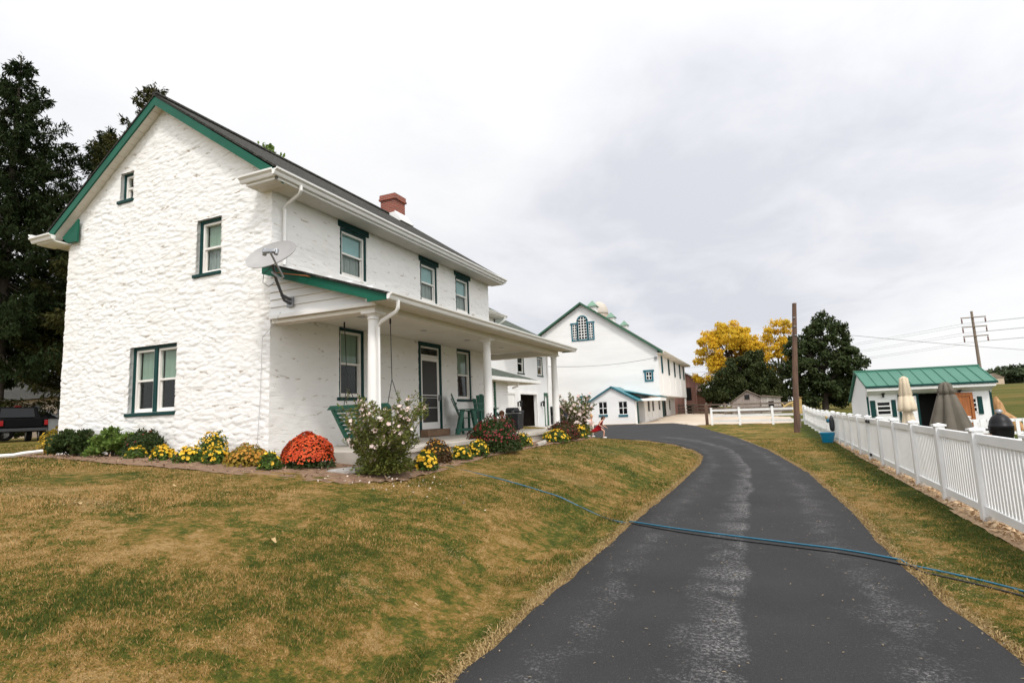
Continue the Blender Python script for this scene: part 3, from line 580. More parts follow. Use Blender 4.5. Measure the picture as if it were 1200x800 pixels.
GH = [(-12.62, -11.13, 2.0, 3.44), (-10.62, -9.9, 4.82, 6.0), (-13.24, -12.79, 6.93, 7.6)]
FH = [(10.06, 11.02, 4.98, 6.1), (13.44, 14.36, 4.98, 6.1), (15.5, 16.42, 4.98, 6.1), (10.03, 10.93, 2.18, 3.76), (13.26, 14.48, 1.13, 3.78), (15.46, 16.42, 2.18, 3.76)]
mb = MB(); top_g = lambda u: RZ - .22 - SL*abs(u-RX)
stone(mb, GABLE, BX, FX, .7, top_g, 8.9, GH, .040, .024, 1.0, .13)
wall_g = mb.build('stone_wall', W_STONE, H, smooth=True, recalc=False, weld=True)
mb = MB(); stone(mb, FRONT, GY, BY, .7, lambda u: 6.3, 6.3, FH, .075, .017, 9.0, .12)
wall_f = mb.build('stone_wall', W_STONE, H, smooth=True, recalc=False, weld=True)
mb = MB(); mb.box(BX-.01, BX+.2, GY+.02, BY, .7, 6.3); mb.box(BX, FX-.02, BY-.2, BY, .7, 6.3)
mb.prism([(BX, 6.3), (FX, 6.3), (FX, top_g(FX)), (RX, top_g(RX)), (BX, top_g(BX))], 'y', BY-.1, BY); mb.build('rear_wall', W_STONE, H)
# roof
def slope_slab(mb, xa, za, xb, zb, y0, y1, t):
    mb.prism([(xa, za), (xb, zb), (xb, zb-t), (xa, za-t)], 'y', y0, y1)
mb = MB(); mb.prism([(RX, RZ), (-7.90, EZ), (-7.90, EZ-.045), (RX, RZ-.05), (-15.7, EZ-.045), (-15.7, EZ)], 'y', 7.80, 18.12)
roof = mb.build('roof', M['shingle'], H)
mb = MB(); mb.tube([(RX, 7.79, RZ+.0), (RX, 18.13, RZ+.0)], .07, 6); mb.build('ridge_cap', M['shingle'], roof)
mb = MB()
for s in (-1, 1):
    xe = -7.98 if s > 0 else -15.62
    ze = RZ - .05 - SL*abs(xe-RX)
    mb.prism([(RX, RZ-.052), (xe, ze), (xe, ze-.20), (RX, RZ-.262)], 'y', 7.815, 7.85)
mb.build('rake_board', M['fascia'], roof)
mb = MB()
for s in (-1, 1):
    xe = -8.0 if s > 0 else -15.6
    k = int(abs(xe-RX)/.16)
    for i in range(k):
        xa = RX+(xe-RX)*i/k; xb = RX+(xe-RX)*(i+.94)/k
        za = RZ-.20-SL*abs(xa-RX); zb = RZ-.20-SL*abs(xb-RX)
        mb.prism([(xa, za), (xb, zb), (xb, zb-.012), (xa, za-.012)], 'y', 7.85, 8.09)
    mb.prism([(RX, RZ-.19), (xe, RZ-.19-SL*abs(xe-RX)), (xe, RZ-.198-SL*abs(xe-RX)), (RX, RZ-.198)], 'y', 7.85, 8.09)
mb.build('rake_soffit', M['cream'], roof)
# eaves
mb = MB(); mb.box(BX-.5, BX, 7.7, 18.08, 6.20, 6.22); mb.build('rear_soffit', M['cream'], roof)
mb = MB()
for i in range(66):
    y = 7.70 + i*.158; mb.box(-8.47 if y > 8.1 else -8.72, -8.0, y, y+.152, 6.245, 6.258)
mb.box(-8.72, -8.0, 7.7, 18.08, 6.259, 6.27)
mb.build('eave_soffit', M['cream'], roof)
mb = MB(); mb.box(-8.02, -7.975, 7.66, 18.10, 6.235, 6.40); mb.box(-8.76, -7.975, 7.66, 7.70, 6.235, 6.40); mb.box(-8.76, -8.72, 7.70, 8.05, 6.235, 6.40)
mb.build('eave_fascia', M['white'], roof, bevel=.006); mb = MB(); mb.box(BX-.56, BX-.52, 7.7, 18.1, 6.18, 6.38); mb.box(BX-.56, BX+.12, 7.66, 7.70, 6.16, 6.30); mb.hexa([(BX-.56, 7.7, 6.15), (BX+.12, 7.7, 6.15), (BX+.12, 8.05, 6.15), (BX-.56, 8.05, 6.15), (BX-.56, 7.7, 6.17), (BX+.12, 7.7, 6.17), (BX+.12, 8.05, 6.17), (BX-.56, 8.05, 6.17)])
mb.build('eave_fascia', M['white'], roof, bevel=.006)
GP = [(0, 0), (.05, 0), (.07, .03), (.075, .06), (.125, .09), (.13, .125), (.115, .125), (.105, .10), (.0, .10)]
mb = MB(); mb.prism([(-7.97+a, 6.285+b) for a, b in GP], 'y', 7.54, 18.15)
mb.prism([(7.655-a, 6.285+b) for a, b in GP], 'x', -8.85, -7.97)
mb.build('gutter', M['white'], roof, smooth='auto'); mb = MB(); mb.prism([(7.655-a, 6.19+b) for a, b in GP], 'x', BX-.66, BX+.16)
mb.prism([(BX-.565-a, 6.285+b) for a, b in GP], 'y', 7.54, 18.15)
mb.build('gutter', M['white'], roof, smooth='auto')
mb = MB(); mb.prism([(-8.85, 6.40), (-7.95, 6.40), (-8.3, 6.62), (-8.7, 6.52)], 'y', 7.86, 8.02); mb.build('return_flashing', M['black'], roof)
mb = MB(); mb.prism([(BX+.12, 6.18), (BX+.50, 6.16), (BX+.50, 6.72), (BX-.1, 6.34)], 'y', 7.95, 7.99); mb.build('return_board', M['fascia'], roof)
# chimney
mb = MB(); cx0, cx1, cy0, cy1 = -12.15, -11.52, 16.6, 17.25
mb.box(cx0, cx1, cy0, cy1, 8.7, 9.62); mb.box(cx0-.05, cx1+.05, cy0-.05, cy1+.05, 9.622, 9.70); mb.box(cx0-.03, cx1+.03, cy0-.03, cy1+.03, 9.702, 9.84)
ch = mb.build('chimney', M['brick'], H, bevel=.006)
mb = MB(); mb.box(cx0+.12, cx1-.12, cy0+.12, cy1-.12, 9.862, 9.90); mb.build('flue', M['black'], ch)
mb = MB(); mb.box(cx0-.03, cx1+.03, cy0-.03, cy1+.03, 8.72, 9.12); mb.prism([(cx1+.02, 9.16), (cx1+.30, 8.78), (cx1+.30, 8.74), (cx1+.02, 8.74)], 'y', cy0-.05, cy1+.05); mb.build('flashing', M['white'], ch)

def window(parent, fr, u0, u1, z0, z1, d=.13, lintel=0, sill=1, up='sage', low=None, units=1, trim='trim', name='window', side=.065, boxes=1, lites=None):
    """double-hung window in a hole of the wall frame fr"""
    def B(**k): return MB(fr)
    w = B(); g = B(); p = B(); cu = B(); cl = B(); dk = B(); sl = B()
    # green casing
    g.box(u0, u0+side, -d-.02, -d+.05, z0, z1); g.box(u1-side, u1, -d-.02, -d+.05, z0, z1); g.box(u0+side, u1-side, -d-.02, -d+.05, z1-side, z1)
    a0, a1 = u0+side, u1-side; zb, zt = z0+.012, z1-side
    if units == 2: c = (a0+a1)/2; g.box(c-.05, c+.05, -d-.02, -d+.055, z0, z1-side); spans = [(a0, c-.05), (c+.05, a1)]
    else: spans = [(a0, a1)]
    for s0, s1 in spans:
        f = .052; zm = zb + (zt-zb)*.5
        w.box(s0, s0+f, -d-.06, -d+.022, zb, zt); w.box(s1-f, s1, -d-.06, -d+.022, zb, zt); w.box(s0+f, s1-f, -d-.06, -d+.022, zt-f, zt); w.box(s0+f, s1-f, -d-.06, -d+.022, zb, zb+f*1.1)
        w.box(s0+f, s1-f, -d-.05, -d+.012, zm-.02, zm+.025)
        r = .024  # lower sash set back
        w.box(s0+f, s0+f+r, -d-.055, -d-.015, zb+f*1.1, zm-.02); w.box(s1-f-r, s1-f, -d-.055, -d-.015, zb+f*1.1, zm-.02); w.box(s0+f+r, s1-f-r, -d-.055, -d-.015, zb+f*1.1, zb+f*1.1+r)
        p.box(s0+f, s1-f, -d-.034, -d-.028, zm+.025, zt-f); p.box(s0+f+r, s1-f-r, -d-.044, -d-.038, zb+f*1.1+r, zm-.02)
        if up: cu.box(s0+f+.03, s1-f-.005, -d-.085, -d-.075, zm-.02, zt-.02)
        if low:
            k = 7
            for i in range(k):
                q0 = s0+f+(s1-s0-2*f)*i/k; q1 = s0+f+(s1-s0-2*f)*(i+1)/k; dd = .012*(i % 2)
                cl.box(q0, q1, -d-.10-dd, -d-.09-dd, zb+f, zm)
    dk.box(u0+.01, u1-.01, -d-.5, -d-.49, z0, z1); dk.box(u0+.01, u0+.02, -d-.49, -d-.06, z0, z1); dk.box(u1-.02, u1-.01, -d-.49, -d-.06, z0, z1); dk.box(u0+.02, u1-.02, -d-.49, -d-.06, z0, z0+.01); dk.box(u0+.02, u1-.02, -d-.49, -d-.06, z1-.01, z1)
    wo = w.build(name, M['sash'], parent, bevel=.004)
    g.build('casing', M[trim], wo, bevel=.004)
    p.build('pane', M['glass'], wo)
    if up: cu.build('blind_or_reflection', M[up], wo)  # sage ones are real blinds; pale blue ones are painted sky reflection
    if low: cl.build('curtain', M[low], wo)
    dk.build('dark_interior', M['dark'], wo)  # added near-black backing, room shade put into its colour
    if sill: sl.box(u0-.075, u1+.03, -d+.05, .035, z0-.075, z0-.002); sl.build('sill', M[trim], wo, bevel=.012)
    if lintel:
        l = B(); l.box(u0-.07, u1+.07, -d+.02, .03, z1+.002, z1+lintel); l.build('lintel', M[trim], wo, bevel=.004)
    return wo
window(H, GABLE, *GH[0], units=2); window(H, GABLE, *GH[1], low='lace'); window(H, GABLE, *GH[2], up=None, side=.05)
for k in (0, 1, 2): window(H, FRONT, *FH[k], d=.06, lintel=.145, up='skyreflect', low='lace', sill=0)  # upper sashes: reflected sky painted as pale blue boards behind the glass
for k in (3, 5): window(H, FRONT, *FH[k], d=.08, side=.07)
# front door
u0, u1 = FH[4][0], FH[4][1]
w = MB(FRONT); w.box(u0, u0+.11, -.10, .012, 1.13, 3.78); w.box(u1-.09, u1, -.10, .012, 1.13, 3.78); w.box(u0+.11, u1-.09, -.10, .012, 3.66, 3.78)
door = w.build('front_door', M['trim'], H, bevel=.005)
a, b = u0+.115, u1-.095
w = MB(FRONT); w.box(a, a+.10, -.06, -.02, 1.33, 3.36); w.box(b-.10, b, -.06, -.02, 1.33, 3.36); w.box(a+.10, b-.10, -.06, -.02, 3.25, 3.36); w.box(a+.10, b-.10, -.06, -.02, 1.33, 1.52)
w.box(a+.10, b-.10, -.055, -.025, 2.27, 2.29); w.box(a+.10, b-.10, -.055, -.025, 1.92, 1.935); w.box(a+.10, b-.10, -.055, -.025, 2.20, 2.21)
w.box(a, a+.05, -.06, -.02, 3.37, 3.655); w.box(b-.05, b, -.06, -.02, 3.37, 3.655); w.box(a+.05, b-.05, -.06, -.02, 3.61, 3.655); w.box(a+.05, b-.05, -.06, -.02, 3.37, 3.42)
w.build('storm_door', M['white'], door, bevel=.004)
w = MB(FRONT); w.box(a+.10, b-.10, -.048, -.04, 1.52, 3.25); w.build('door_screen', M['screen'], door)
w = MB(FRONT); w.box(a+.05, b-.05, -.048, -.042, 3.42, 3.61); w.build('transom_pane', M['glass'], door)
w = MB(FRONT); w.box(a, b, -.32, -.31, 1.13, 3.7); w.build('dark_interior', M['dark'], door)
w = MB(FRONT); w.box(b-.075, b-.03, -.02, .02, 2.12, 2.30); w.tube([(b-.05, .02, 2.27), (b-.05, .05, 2.25), (b-.05, .05, 2.17), (b-.05, .02, 2.15)], .009, 6); w.build('door_handle', M['steel'], door)
w = MB(FRONT); w.box(u0+.0, u1-.02, .02, .27, 1.135, 1.32); w.box(u0+.02, u1-.10, -.12, .02, 1.30, 1.325); w.build('door_step', M['wood'], door, bevel=.008)

# porch
mb = MB(); mb.box(FX-.02, -5.9, 7.98, 18.3, .45, 1.125); mb.box(-5.98, -5.84, 7.92, 18.34, 1.03, 1.13)
mb.build('porch_floor', M['concrete'], H, bevel=.015)
def column(y):
    x = -6.2; z0, z1 = 1.13, 3.56
    mb = MB(); mb.lathe([(.115+.0, 0.12), (.112, .9), (.104, 1.7), (.092, 2.28), (.092, 2.33)], (x, y, z0), 24)
    c = mb.build('porch_column', M['white'], H, smooth='auto')
    mb = MB(); mb.box(x-.15, x+.15, y-.15, y+.15, z0, z0+.06); mb.lathe([(.14, .06), (.15, .085), (.14, .11), (.118, .125)], (x, y, z0), 24); mb.build('base', M['white'], c, smooth='auto')
    mb = MB(); mb.lathe([(.094, 2.29), (.108, 2.30), (.108, 2.325), (.094, 2.335), (.094, 2.355), (.12, 2.375), (.135, 2.395)], (x, y, z0), 24); mb.box(x-.155, x+.155, y-.155, y+.155, z0+2.395, z0+2.432); mb.build('capital', M['white'], c, smooth='auto')
for y in (8.22, 12.85, 18.0): column(y)
mb = MB(); mb.box(-6.33, -6.07, 8.34, 18.14, 3.563, 3.765); mb.box(-8.49, -6.07, 8.08, 8.335, 3.563, 3.72); mb.box(-8.49, -6.335, 17.9, 18.12, 3.563, 3.765)
mb.build('porch_beam', M['cream'], H, bevel=.006)
mb = MB()
mb.box(-8.48, -6.335, 8.34, 17.88, 3.766, 3.78)
mb.box(-8.48, -6.335, 9.30, 9.305, 3.760, 3.7655); mb.box(-8.48, -6.335, 12.30, 12.305, 3.760, 3.7655)
ceil = mb.build('porch_ceiling', M['cream'], H)
for y in (9.35, 11.73, 13.99, 16.31):
    mb = MB(); mb.lathe([(.075, -.012), (.085, -.010), (.085, 0)], (-7.35, y, 3.765), 16); mb.build('ceiling_light', M['greymetal'], ceil)
mb = MB(); mb.box(-6.065, -5.62, 7.82, 18.36, 3.70, 3.715)
for i in range(4): mb.box(-6.065+i*.112, -6.065+i*.112+.104, 7.82, 18.36, 3.692, 3.699)
mb.build('porch_soffit', M['cream'], H)
PZ = lambda x: 4.74 - .326*(x+8.5)
mb = MB(); mb.prism([(-8.49, PZ(-8.49)), (-5.56, PZ(-5.56)), (-5.56, PZ(-5.56)-.04), (-8.49, PZ(-8.49)-.04)], 'y', 7.74, 18.42)
proof = mb.build('porch_roof', M['shingle'], H)
for (y0, y1) in ((7.78, 7.815), (18.34, 18.375)):
    mb = MB(); mb.prism([(-8.44, PZ(-8.44)-.042), (-5.60, PZ(-5.6)-.042), (-5.60, 3.66), (-6.0, 3.66), (-6.0, PZ(-6.0)-.21), (-8.44, PZ(-8.44)-.24)], 'y', y0, y1); mb.build('rake_board', M['fascia'], proof)
mb = MB(); mb.box(-5.62, -5.58, 7.82, 18.34, 3.65, 3.765); mb.prism([(-5.578+a*.9, 3.66+b*.95) for a, b in GP], 'y', 7.76, 18.42); mb.build('gutter', M['white'], proof, smooth='auto')
# siding in the porch gable
mb = MB(); z = 3.72; k = 0
while z < 4.6:
    xr = min(-6.0, -8.5 + (4.74-.06-(z+.02))/.326); 
    if xr > -8.3: mb.hexa([(-8.48, 8.02, z), (xr, 8.02, z), (xr, 8.10, z), (-8.48, 8.10, z), (-8.48, 8.05, z+.148), (max(-8.4, xr-.0), 8.05, z+.148), (max(-8.4, xr), 8.10, z+.148), (-8.48, 8.10, z+.148)])
    z += .15
mb.build('porch_siding', M['siding'], H)
mb = MB(); mb.box(-8.47, -5.99, 7.99, 8.05, 3.64, 3.717); mb.build('siding_trim', M['white'], H, bevel=.004)
# downspouts
def spout(pts, r=.036): mb = MB(); mb.tube(pts, r, 6); return mb.build('downspout', M['white'], H, smooth='auto', bevel=0)
spout([(-7.91, 8.22, 6.29), (-7.91, 8.22, 6.19), (-7.96, 8.23, 6.13), (-8.36, 8.31, 6.02), (-8.43, 8.33, 5.94), (-8.43, 8.33, 4.78)])
spout([(-5.53, 8.02, 3.67), (-5.53, 8.02, 3.55), (-5.58, 8.03, 3.48), (-5.95, 8.12, 3.36), (-6.05, 8.16, 3.28), (-6.05, 8.16, 1.2)])
# thin cable down the gable wall
mb = MB(); mb.tube([(-8.18, 8.0, 3.75), (-8.3, 7.98, 3.55), (-8.62, 7.99, 3.3), (-8.66, 7.99, 2.0), (-8.72, 7.99, 1.15)], .006, 5); mb.build('wall_cable', M['greymetal'], H)

# ------------------------------------------------------------------ rear wing
WX = -12.75
Wg = thing('house_wing', 'white two-storey rear wing with green-shingled roof and an open garage door', 'house wing', (-14, 28, .8))
def plain_wall(mb, fr, u0, u1, z0, z1, holes, t=.2):
    us = sorted({u0, u1} | {x for h in holes for x in h[:2]}); zs = sorted({z0, z1} | {x for h in holes for x in h[2:]})
    mb.M = fr
    for i in range(len(us)-1):
        j = 0
        while j < len(zs)-1:
            if any(h[0] <= us[i]+1e-5 and us[i+1] <= h[1]+1e-5 and h[2] <= zs[j]+1e-5 and zs[j+1] <= h[3]+1e-5 for h in holes): j += 1; continue
            k = j
            while k+1 < len(zs)-1 and not any(h[0] <= us[i]+1e-5 and us[i+1] <= h[1]+1e-5 and h[2] <= zs[k+1]+1e-5 and zs[k+2] <= h[3]+1e-5 for h in holes): k += 1
            mb.box(us[i], us[i+1], -t, 0, zs[j], zs[k+1]); j = k+1
    mb.M = Matrix.Identity(4)
WF = frame((WX, 0, 0), (0, 1, 0), (1, 0, 0))
wh = [(30.7, 33.4, .3, 2.8), (30.5, 31.5, 4.05, 5.25), (33.75, 34.75, 4.05, 5.25), (28.2, 29.9, .3, 2.75), (34.7, 35.4, .3, 2.86)]
mb = MB(); plain_wall(mb, WF, 17.9, 27.6, .3, 6.9, []); plain_wall(mb, WF, 27.6, 35.7, .3, 6.0, wh)
mb.box(-20.5, WX-.2, 35.5, 35.7, .3, 6); mb.box(-20.5, WX-.2, 17.9, 18.1, .3, 6.9); mb.box(-20.6, -20.4, 17.9, 35.7, .3, 6)
mb.prism([(-20.5, 6), (WX-.2, 6), (-16.6, 8.3)], 'y', 35.5, 35.7)
mb.prism([(-20.5, 6.9), (WX, 6.9), (-16.6, 9.3)], 'y', 27.4, 27.6); mb.box(-20.5, WX, 27.4, 27.59, 5.8, 6.9)
mb.build('wall', M['siding'], Wg)
mb = MB(); mb.prism([(-16.6, 9.5), (-12.2, 6.98), (-12.2, 6.92), (-16.6, 9.42), (-21, 6.92), (-21, 6.98)], 'y', 17.9, 27.75)
mb.prism([(-16.6, 8.65), (-11.75, 6.02), (-11.75, 5.96), (-16.6, 8.57), (-21, 6.0), (-21, 6.06)], 'y', 27.76, 36.1)
wr = mb.build('roof', M['gshingle'], Wg)
mb = MB(); mb.prism([(-12.2+a, 6.83+b) for a, b in GP], 'y', 17.9, 27.8); mb.prism([(-11.75+a, 5.88+b) for a, b in GP], 'y', 27.8, 36.15); mb.box(WX, -12.2, 17.9, 27.7, 6.80, 6.83); mb.box(WX, -11.75, 27.78, 36.05, 5.85, 5.88)
mb.tube([(-12.13, 27.5, 6.85), (-12.13, 27.5, 6.7), (-12.66, 27.3, 6.35), (-12.66, 27.3, 5.6)], .05, 6)
mb.build('gutter', M['white'], wr, smooth='auto')
mb = MB(); mb.tube([(WX+.06, 35.5, 5.86), (WX+.06, 35.5, .5)], .05, 6); mb.build('downspout', M['white'], Wg)
for k in (1, 2): window(Wg, WF, *wh[k], d=.05, up='screen', low=None, side=.08, trim='trim')
mb = MB(); 
for y0, y1 in ((30.7, 33.4), (28.2, 29.9)): mb.box(WX-.02, WX+.03, y0-.14, y0, .4, 2.94); mb.box(WX-.02, WX+.03, y1, y1+.14, .4, 2.94); mb.box(WX-.02, WX+.03, y0, y1, 2.8, 2.94)
gd = mb.build('garage_opening', M['white'], Wg, bevel=.01)
mb = MB(); mb.box(-18, -17.9, 27.7, 35.4, .3, 3.2); mb.box(-17.9, WX-.2, 27.7, 27.8, .3, 3.2); mb.box(-17.9, WX-.2, 34.3, 34.4, .3, 3.2); mb.box(-17.9, WX-.2, 27.8, 34.3, 3.1, 3.2); mb.box(-17.9, WX-.2, 30.1, 30.3, .3, 3.1); mb.build('dark_interior', mat('garage_dark', (.06, .045, .035), .9, var=.4, vscale=2), gd)
mb = MB(); mb.box(-17.9, WX-.05, 27.8, 34.3, .6, .86); mb.build('garage_floor', M['concrete'], gd)
mb = MB(); mb.box(WX-.08, WX-.02, 28.95, 29.9, .86, 2.75); mb.build('door_leaf', M['white'], gd, bevel=.01)
mb = MB()
for yy in (31.6, 32.7): mb.box(-14.4, -14.34, yy, yy+.06, .86, 2.4)
for zz in (1.3, 1.8, 2.3): mb.box(-14.4, -13.9, 31.6, 32.76, zz, zz+.04)
mb.build('storage_rack', M['black'], gd)
mb = MB(); mb.box(-14.2, -13.8, 31.3, 31.75, .865, 1.45); mb.build('crate', M['doorwood'], gd)
mb = MB(WF); mb.box(34.7, 34.8, -.1, .03, .85, 2.95); mb.box(35.3, 35.4, -.1, .03, .85, 2.95); mb.box(34.8, 35.3, -.1, .03, 2.75, 2.95)
sd = mb.build('side_door', M['barngreen'], Wg); mb = MB(WF); mb.box(34.8, 35.3, -.08, -.04, .85, 2.75); mb.build('door_panel', M['white'], sd)
for y in (30.3, 34.1):
    mb = MB(); mb.box(WX+.002, WX+.05, y-.06, y+.06, 2.1, 2.35); mb.tube([(WX+.05, y, 2.3), (WX+.16, y, 2.42), (WX+.2, y, 2.34)], .02, 6); mb.lathe([(.03, .12), (.11, .04), (.10, 0), (.07, -.02), (.075, -.2), (.05, -.24)], (WX+.2, y, 2.3), 8); mb.build('wall_lantern', M['brass'], Wg)
# porch box with siding and a hipped roof
bx = thing('side_entry', 'small white clapboard entry with low hipped green-shingle roof beside the porch', 'entry porch', (-11.6, 22, .9))
mb = MB(); z = .6
while z < 3.15:
    mb.hexa([(-12.7, 19, z), (-10.6, 19, z), (-10.6, 24.1, z), (-12.7, 24.1, z), (-12.7, 19.02, z+.13), (-10.625, 19.02, z+.13), (-10.625, 24.08, z+.13), (-12.7, 24.08, z+.13)]); z += .13
mb.build('wall', M['siding'], bx)
mb = MB(); mb.hexa([(-12.7, 18.6, 3.28), (-10.1, 18.6, 3.28), (-10.1, 27.0, 3.28), (-12.7, 27.0, 3.28), (-12.7, 19.8, 4.05), (-11.9, 19.8, 4.05), (-11.9, 23.4, 4.05), (-12.7, 24.6, 4.05)]); mb.build('roof', M['gshingle'], bx)
mb = MB(); mb.box(-12.7, -10.05, 18.6, 27.05, 3.12, 3.275); mb.tube([(-10.2, 24.35, 3.12), (-10.2, 24.35, 2.95), (-10.45, 24.25, 2.85)], .05, 6); mb.build('eave', M['white'], bx, bevel=.01)
mb = MB(); mb.box(-10.62, -10.56, 22.55, 22.68, .8, 3.11); mb.build('corner_trim', M['barngreen'], bx)
mb = MB(); mb.box(WX+.0, -10.0, 24.1, 33.4, .35, .84); o = mb.build('garage_apron', M['concrete']); o['kind'] = 'structure'
# ------------------------------------------------------------------ things on the porch
d = thing('satellite_dish', 'grey oval satellite dish on a bent arm at the porch gable', 'satellite dish', (-7.93, 8.0, 3.9))
mb = MB(); mb.box(-8.02, -7.86, 7.985, 8.018, 3.82, 4.0); mb.build('mount_plate', M['steel'], d, bevel=.006)
mb = MB(); mb.tube([(-7.93, 8.0, 3.88), (-7.95, 7.86, 3.93), (-7.90, 7.62, 4.25), (-7.84, 7.5, 4.42), (-7.82, 7.44, 4.58)], .028, 8); mb.tube([(-7.93, 7.99, 3.96), (-7.96, 7.8, 4.02)], .03, 6); mb.build('mast', mat('dish_mast', (.10, .105, .115), .5, .3, var=.2), d, smooth='auto')
Cd = Vector((-7.72, 7.33, 4.62)); nd = Vector((.05, -.80, .60)).normalized(); ud = Vector((1, .0, .0)); ud = (ud - nd*ud.dot(nd)).normalized(); vd = nd.cross(ud)
mb = MB(); rings = 9; ns = 36
vs = []
for side in (0, 1):
    for i in range(rings+1):
        t = i/rings
        for k in range(ns):
            a = 2*math.pi*k/ns
            p = Cd + ud*(.53*t*math.cos(a)) + vd*(.37*t*math.sin(a)) + nd*(.11*t*t - .07 - .014*side)
            vs.append(p)
fs = [(s*(rings+1)*ns + i*ns+k, s*(rings+1)*ns + i*ns+(k+1) % ns, s*(rings+1)*ns + (i+1)*ns+(k+1) % ns, s*(rings+1)*ns + (i+1)*ns+k) for s in (0, 1) for i in range(rings) for k in range(ns)]
o1 = rings*ns; o2 = (2*rings+1)*ns
fs += [(o1+k, o1+(k+1) % ns, o2+(k+1) % ns, o2+k) for k in range(ns)]
mb.add(vs, fs); mb.build('reflector', M['dish'], d, smooth='auto')
foot = Cd - vd*.40*(1 if vd.z > 0 else -1) + nd*.06
tip = Vector((-7.33, 6.93, 4.52))
foot = Vector((-7.35, 7.24, 4.16))
mb = MB(); mb.tube([Vector((-7.82, 7.44, 4.36)), foot + Vector((-.12, .06, 0)), foot, tip], .019, 8); mb.build('feed_arm', M['steel'], d)
mb = MB(); M_ = Matrix.Translation(tip + Vector((-.05, .02, .03))) @ Matrix.Rotation(.35, 4, 'Z') @ Matrix.Rotation(-.3, 4, 'X'); mb.M = M_
mb.box(-.11, .11, -.03, .03, -.03, .035); mb.lathe([(.035, -.02), (.04, .09), (.04, .11)], (-.10, .05, -.02), 12); mb.lathe([(.035, -.02), (.04, .07), (.04, .09)], (.10, .05, -.02), 12); mb.build('receiver', M['steel'], d, bevel=.01)
mb = MB(); mb.tube([(-7.80, 7.45, 4.35), (-7.3, 7.72, 4.28), (-7.05, 7.98, 4.2)], .008, 6); mb.build('brace_rod', M['orange_rod'], d)
mb = MB(); mb.tube([(-7.86, 7.46, 4.45), (-8.0, 7.42, 4.35), (-8.05, 7.45, 4.2), (-7.96, 7.5, 4.12), (-7.88, 7.56, 4.2)], .006, 5); mb.build('cable', M['wire'], d)

SWM = Matrix.Translation((.25, 0, 0))
sw = thing('porch_swing', 'dark green slatted porch swing hanging on chains behind the pink flowering shrub', 'porch swing', (-7.45, 9.55, 1.13))
mb = MB(SWM)
for i in range(7):
    z = 1.34+.08*i; y = 9.43 - .045*i; x0 = -8.02-.022*i; x1 = -6.95+.022*i
    mb.box(x0, x1, y-.012, y+.012, z, z+.058)
mb.hexa([(-8.03, 9.38, 1.22), (-7.96, 9.38, 1.22), (-7.96, 9.46, 1.22), (-8.03, 9.46, 1.22), (-8.21, 9.11, 1.90), (-8.13, 9.11, 1.90), (-8.13, 9.17, 1.90), (-8.21, 9.17, 1.90)])
mb.hexa([(-7.01, 9.38, 1.22), (-6.94, 9.38, 1.22), (-6.94, 9.46, 1.22), (-7.01, 9.46, 1.22), (-6.84, 9.11, 1.90), (-6.76, 9.11, 1.90), (-6.76, 9.17, 1.90), (-6.84, 9.17, 1.90)])
mb.build('backrest', M['chairgreen'], sw, bevel=.006)
mb = MB(SWM); mb.hexa([(-8.26, 9.06, 1.88), (-6.72, 9.06, 1.88), (-6.72, 9.14, 1.88), (-8.26, 9.14, 1.88), (-8.16, 9.05, 1.965), (-6.80, 9.05, 1.965), (-6.80, 9.13, 1.965), (-8.16, 9.13, 1.965)]); mb.build('top_rail', M['chairgreen'], sw, bevel=.01)
mb = MB(SWM)
for i in range(6): mb.box(-8.05, -6.93, 9.44+.09*i, 9.52+.09*i, 1.30+.008*i, 1.33+.008*i)
mb.build('seat', M['chairgreen'], sw, bevel=.005)
for x in (-8.03, -6.97):
    mb = MB(SWM); mb.box(x-.04, x+.04, 9.2, 9.98, 1.60, 1.63); mb.box(x-.03, x+.03, 9.88, 9.95, 1.3, 1.6); mb.build('armrest', M['chairgreen'], sw, bevel=.006)
for x, xt in ((-7.78, -7.93), (-6.72, -6.76)):
    mb = MB(); 
    T = Vector((xt, 9.52, 3.74)); J = Vector((xt*.6+x*.4, 9.53, 2.45))
    mb.tube([T, J], .009, 5); mb.tube([J, (x, 9.25, 1.62)], .008, 5); mb.tube([J, (x, 9.93, 1.62)], .008, 5); mb.tube([T, (xt, 9.52, 3.58)], .02, 6)
    mb.build('chain', M['black'], sw)

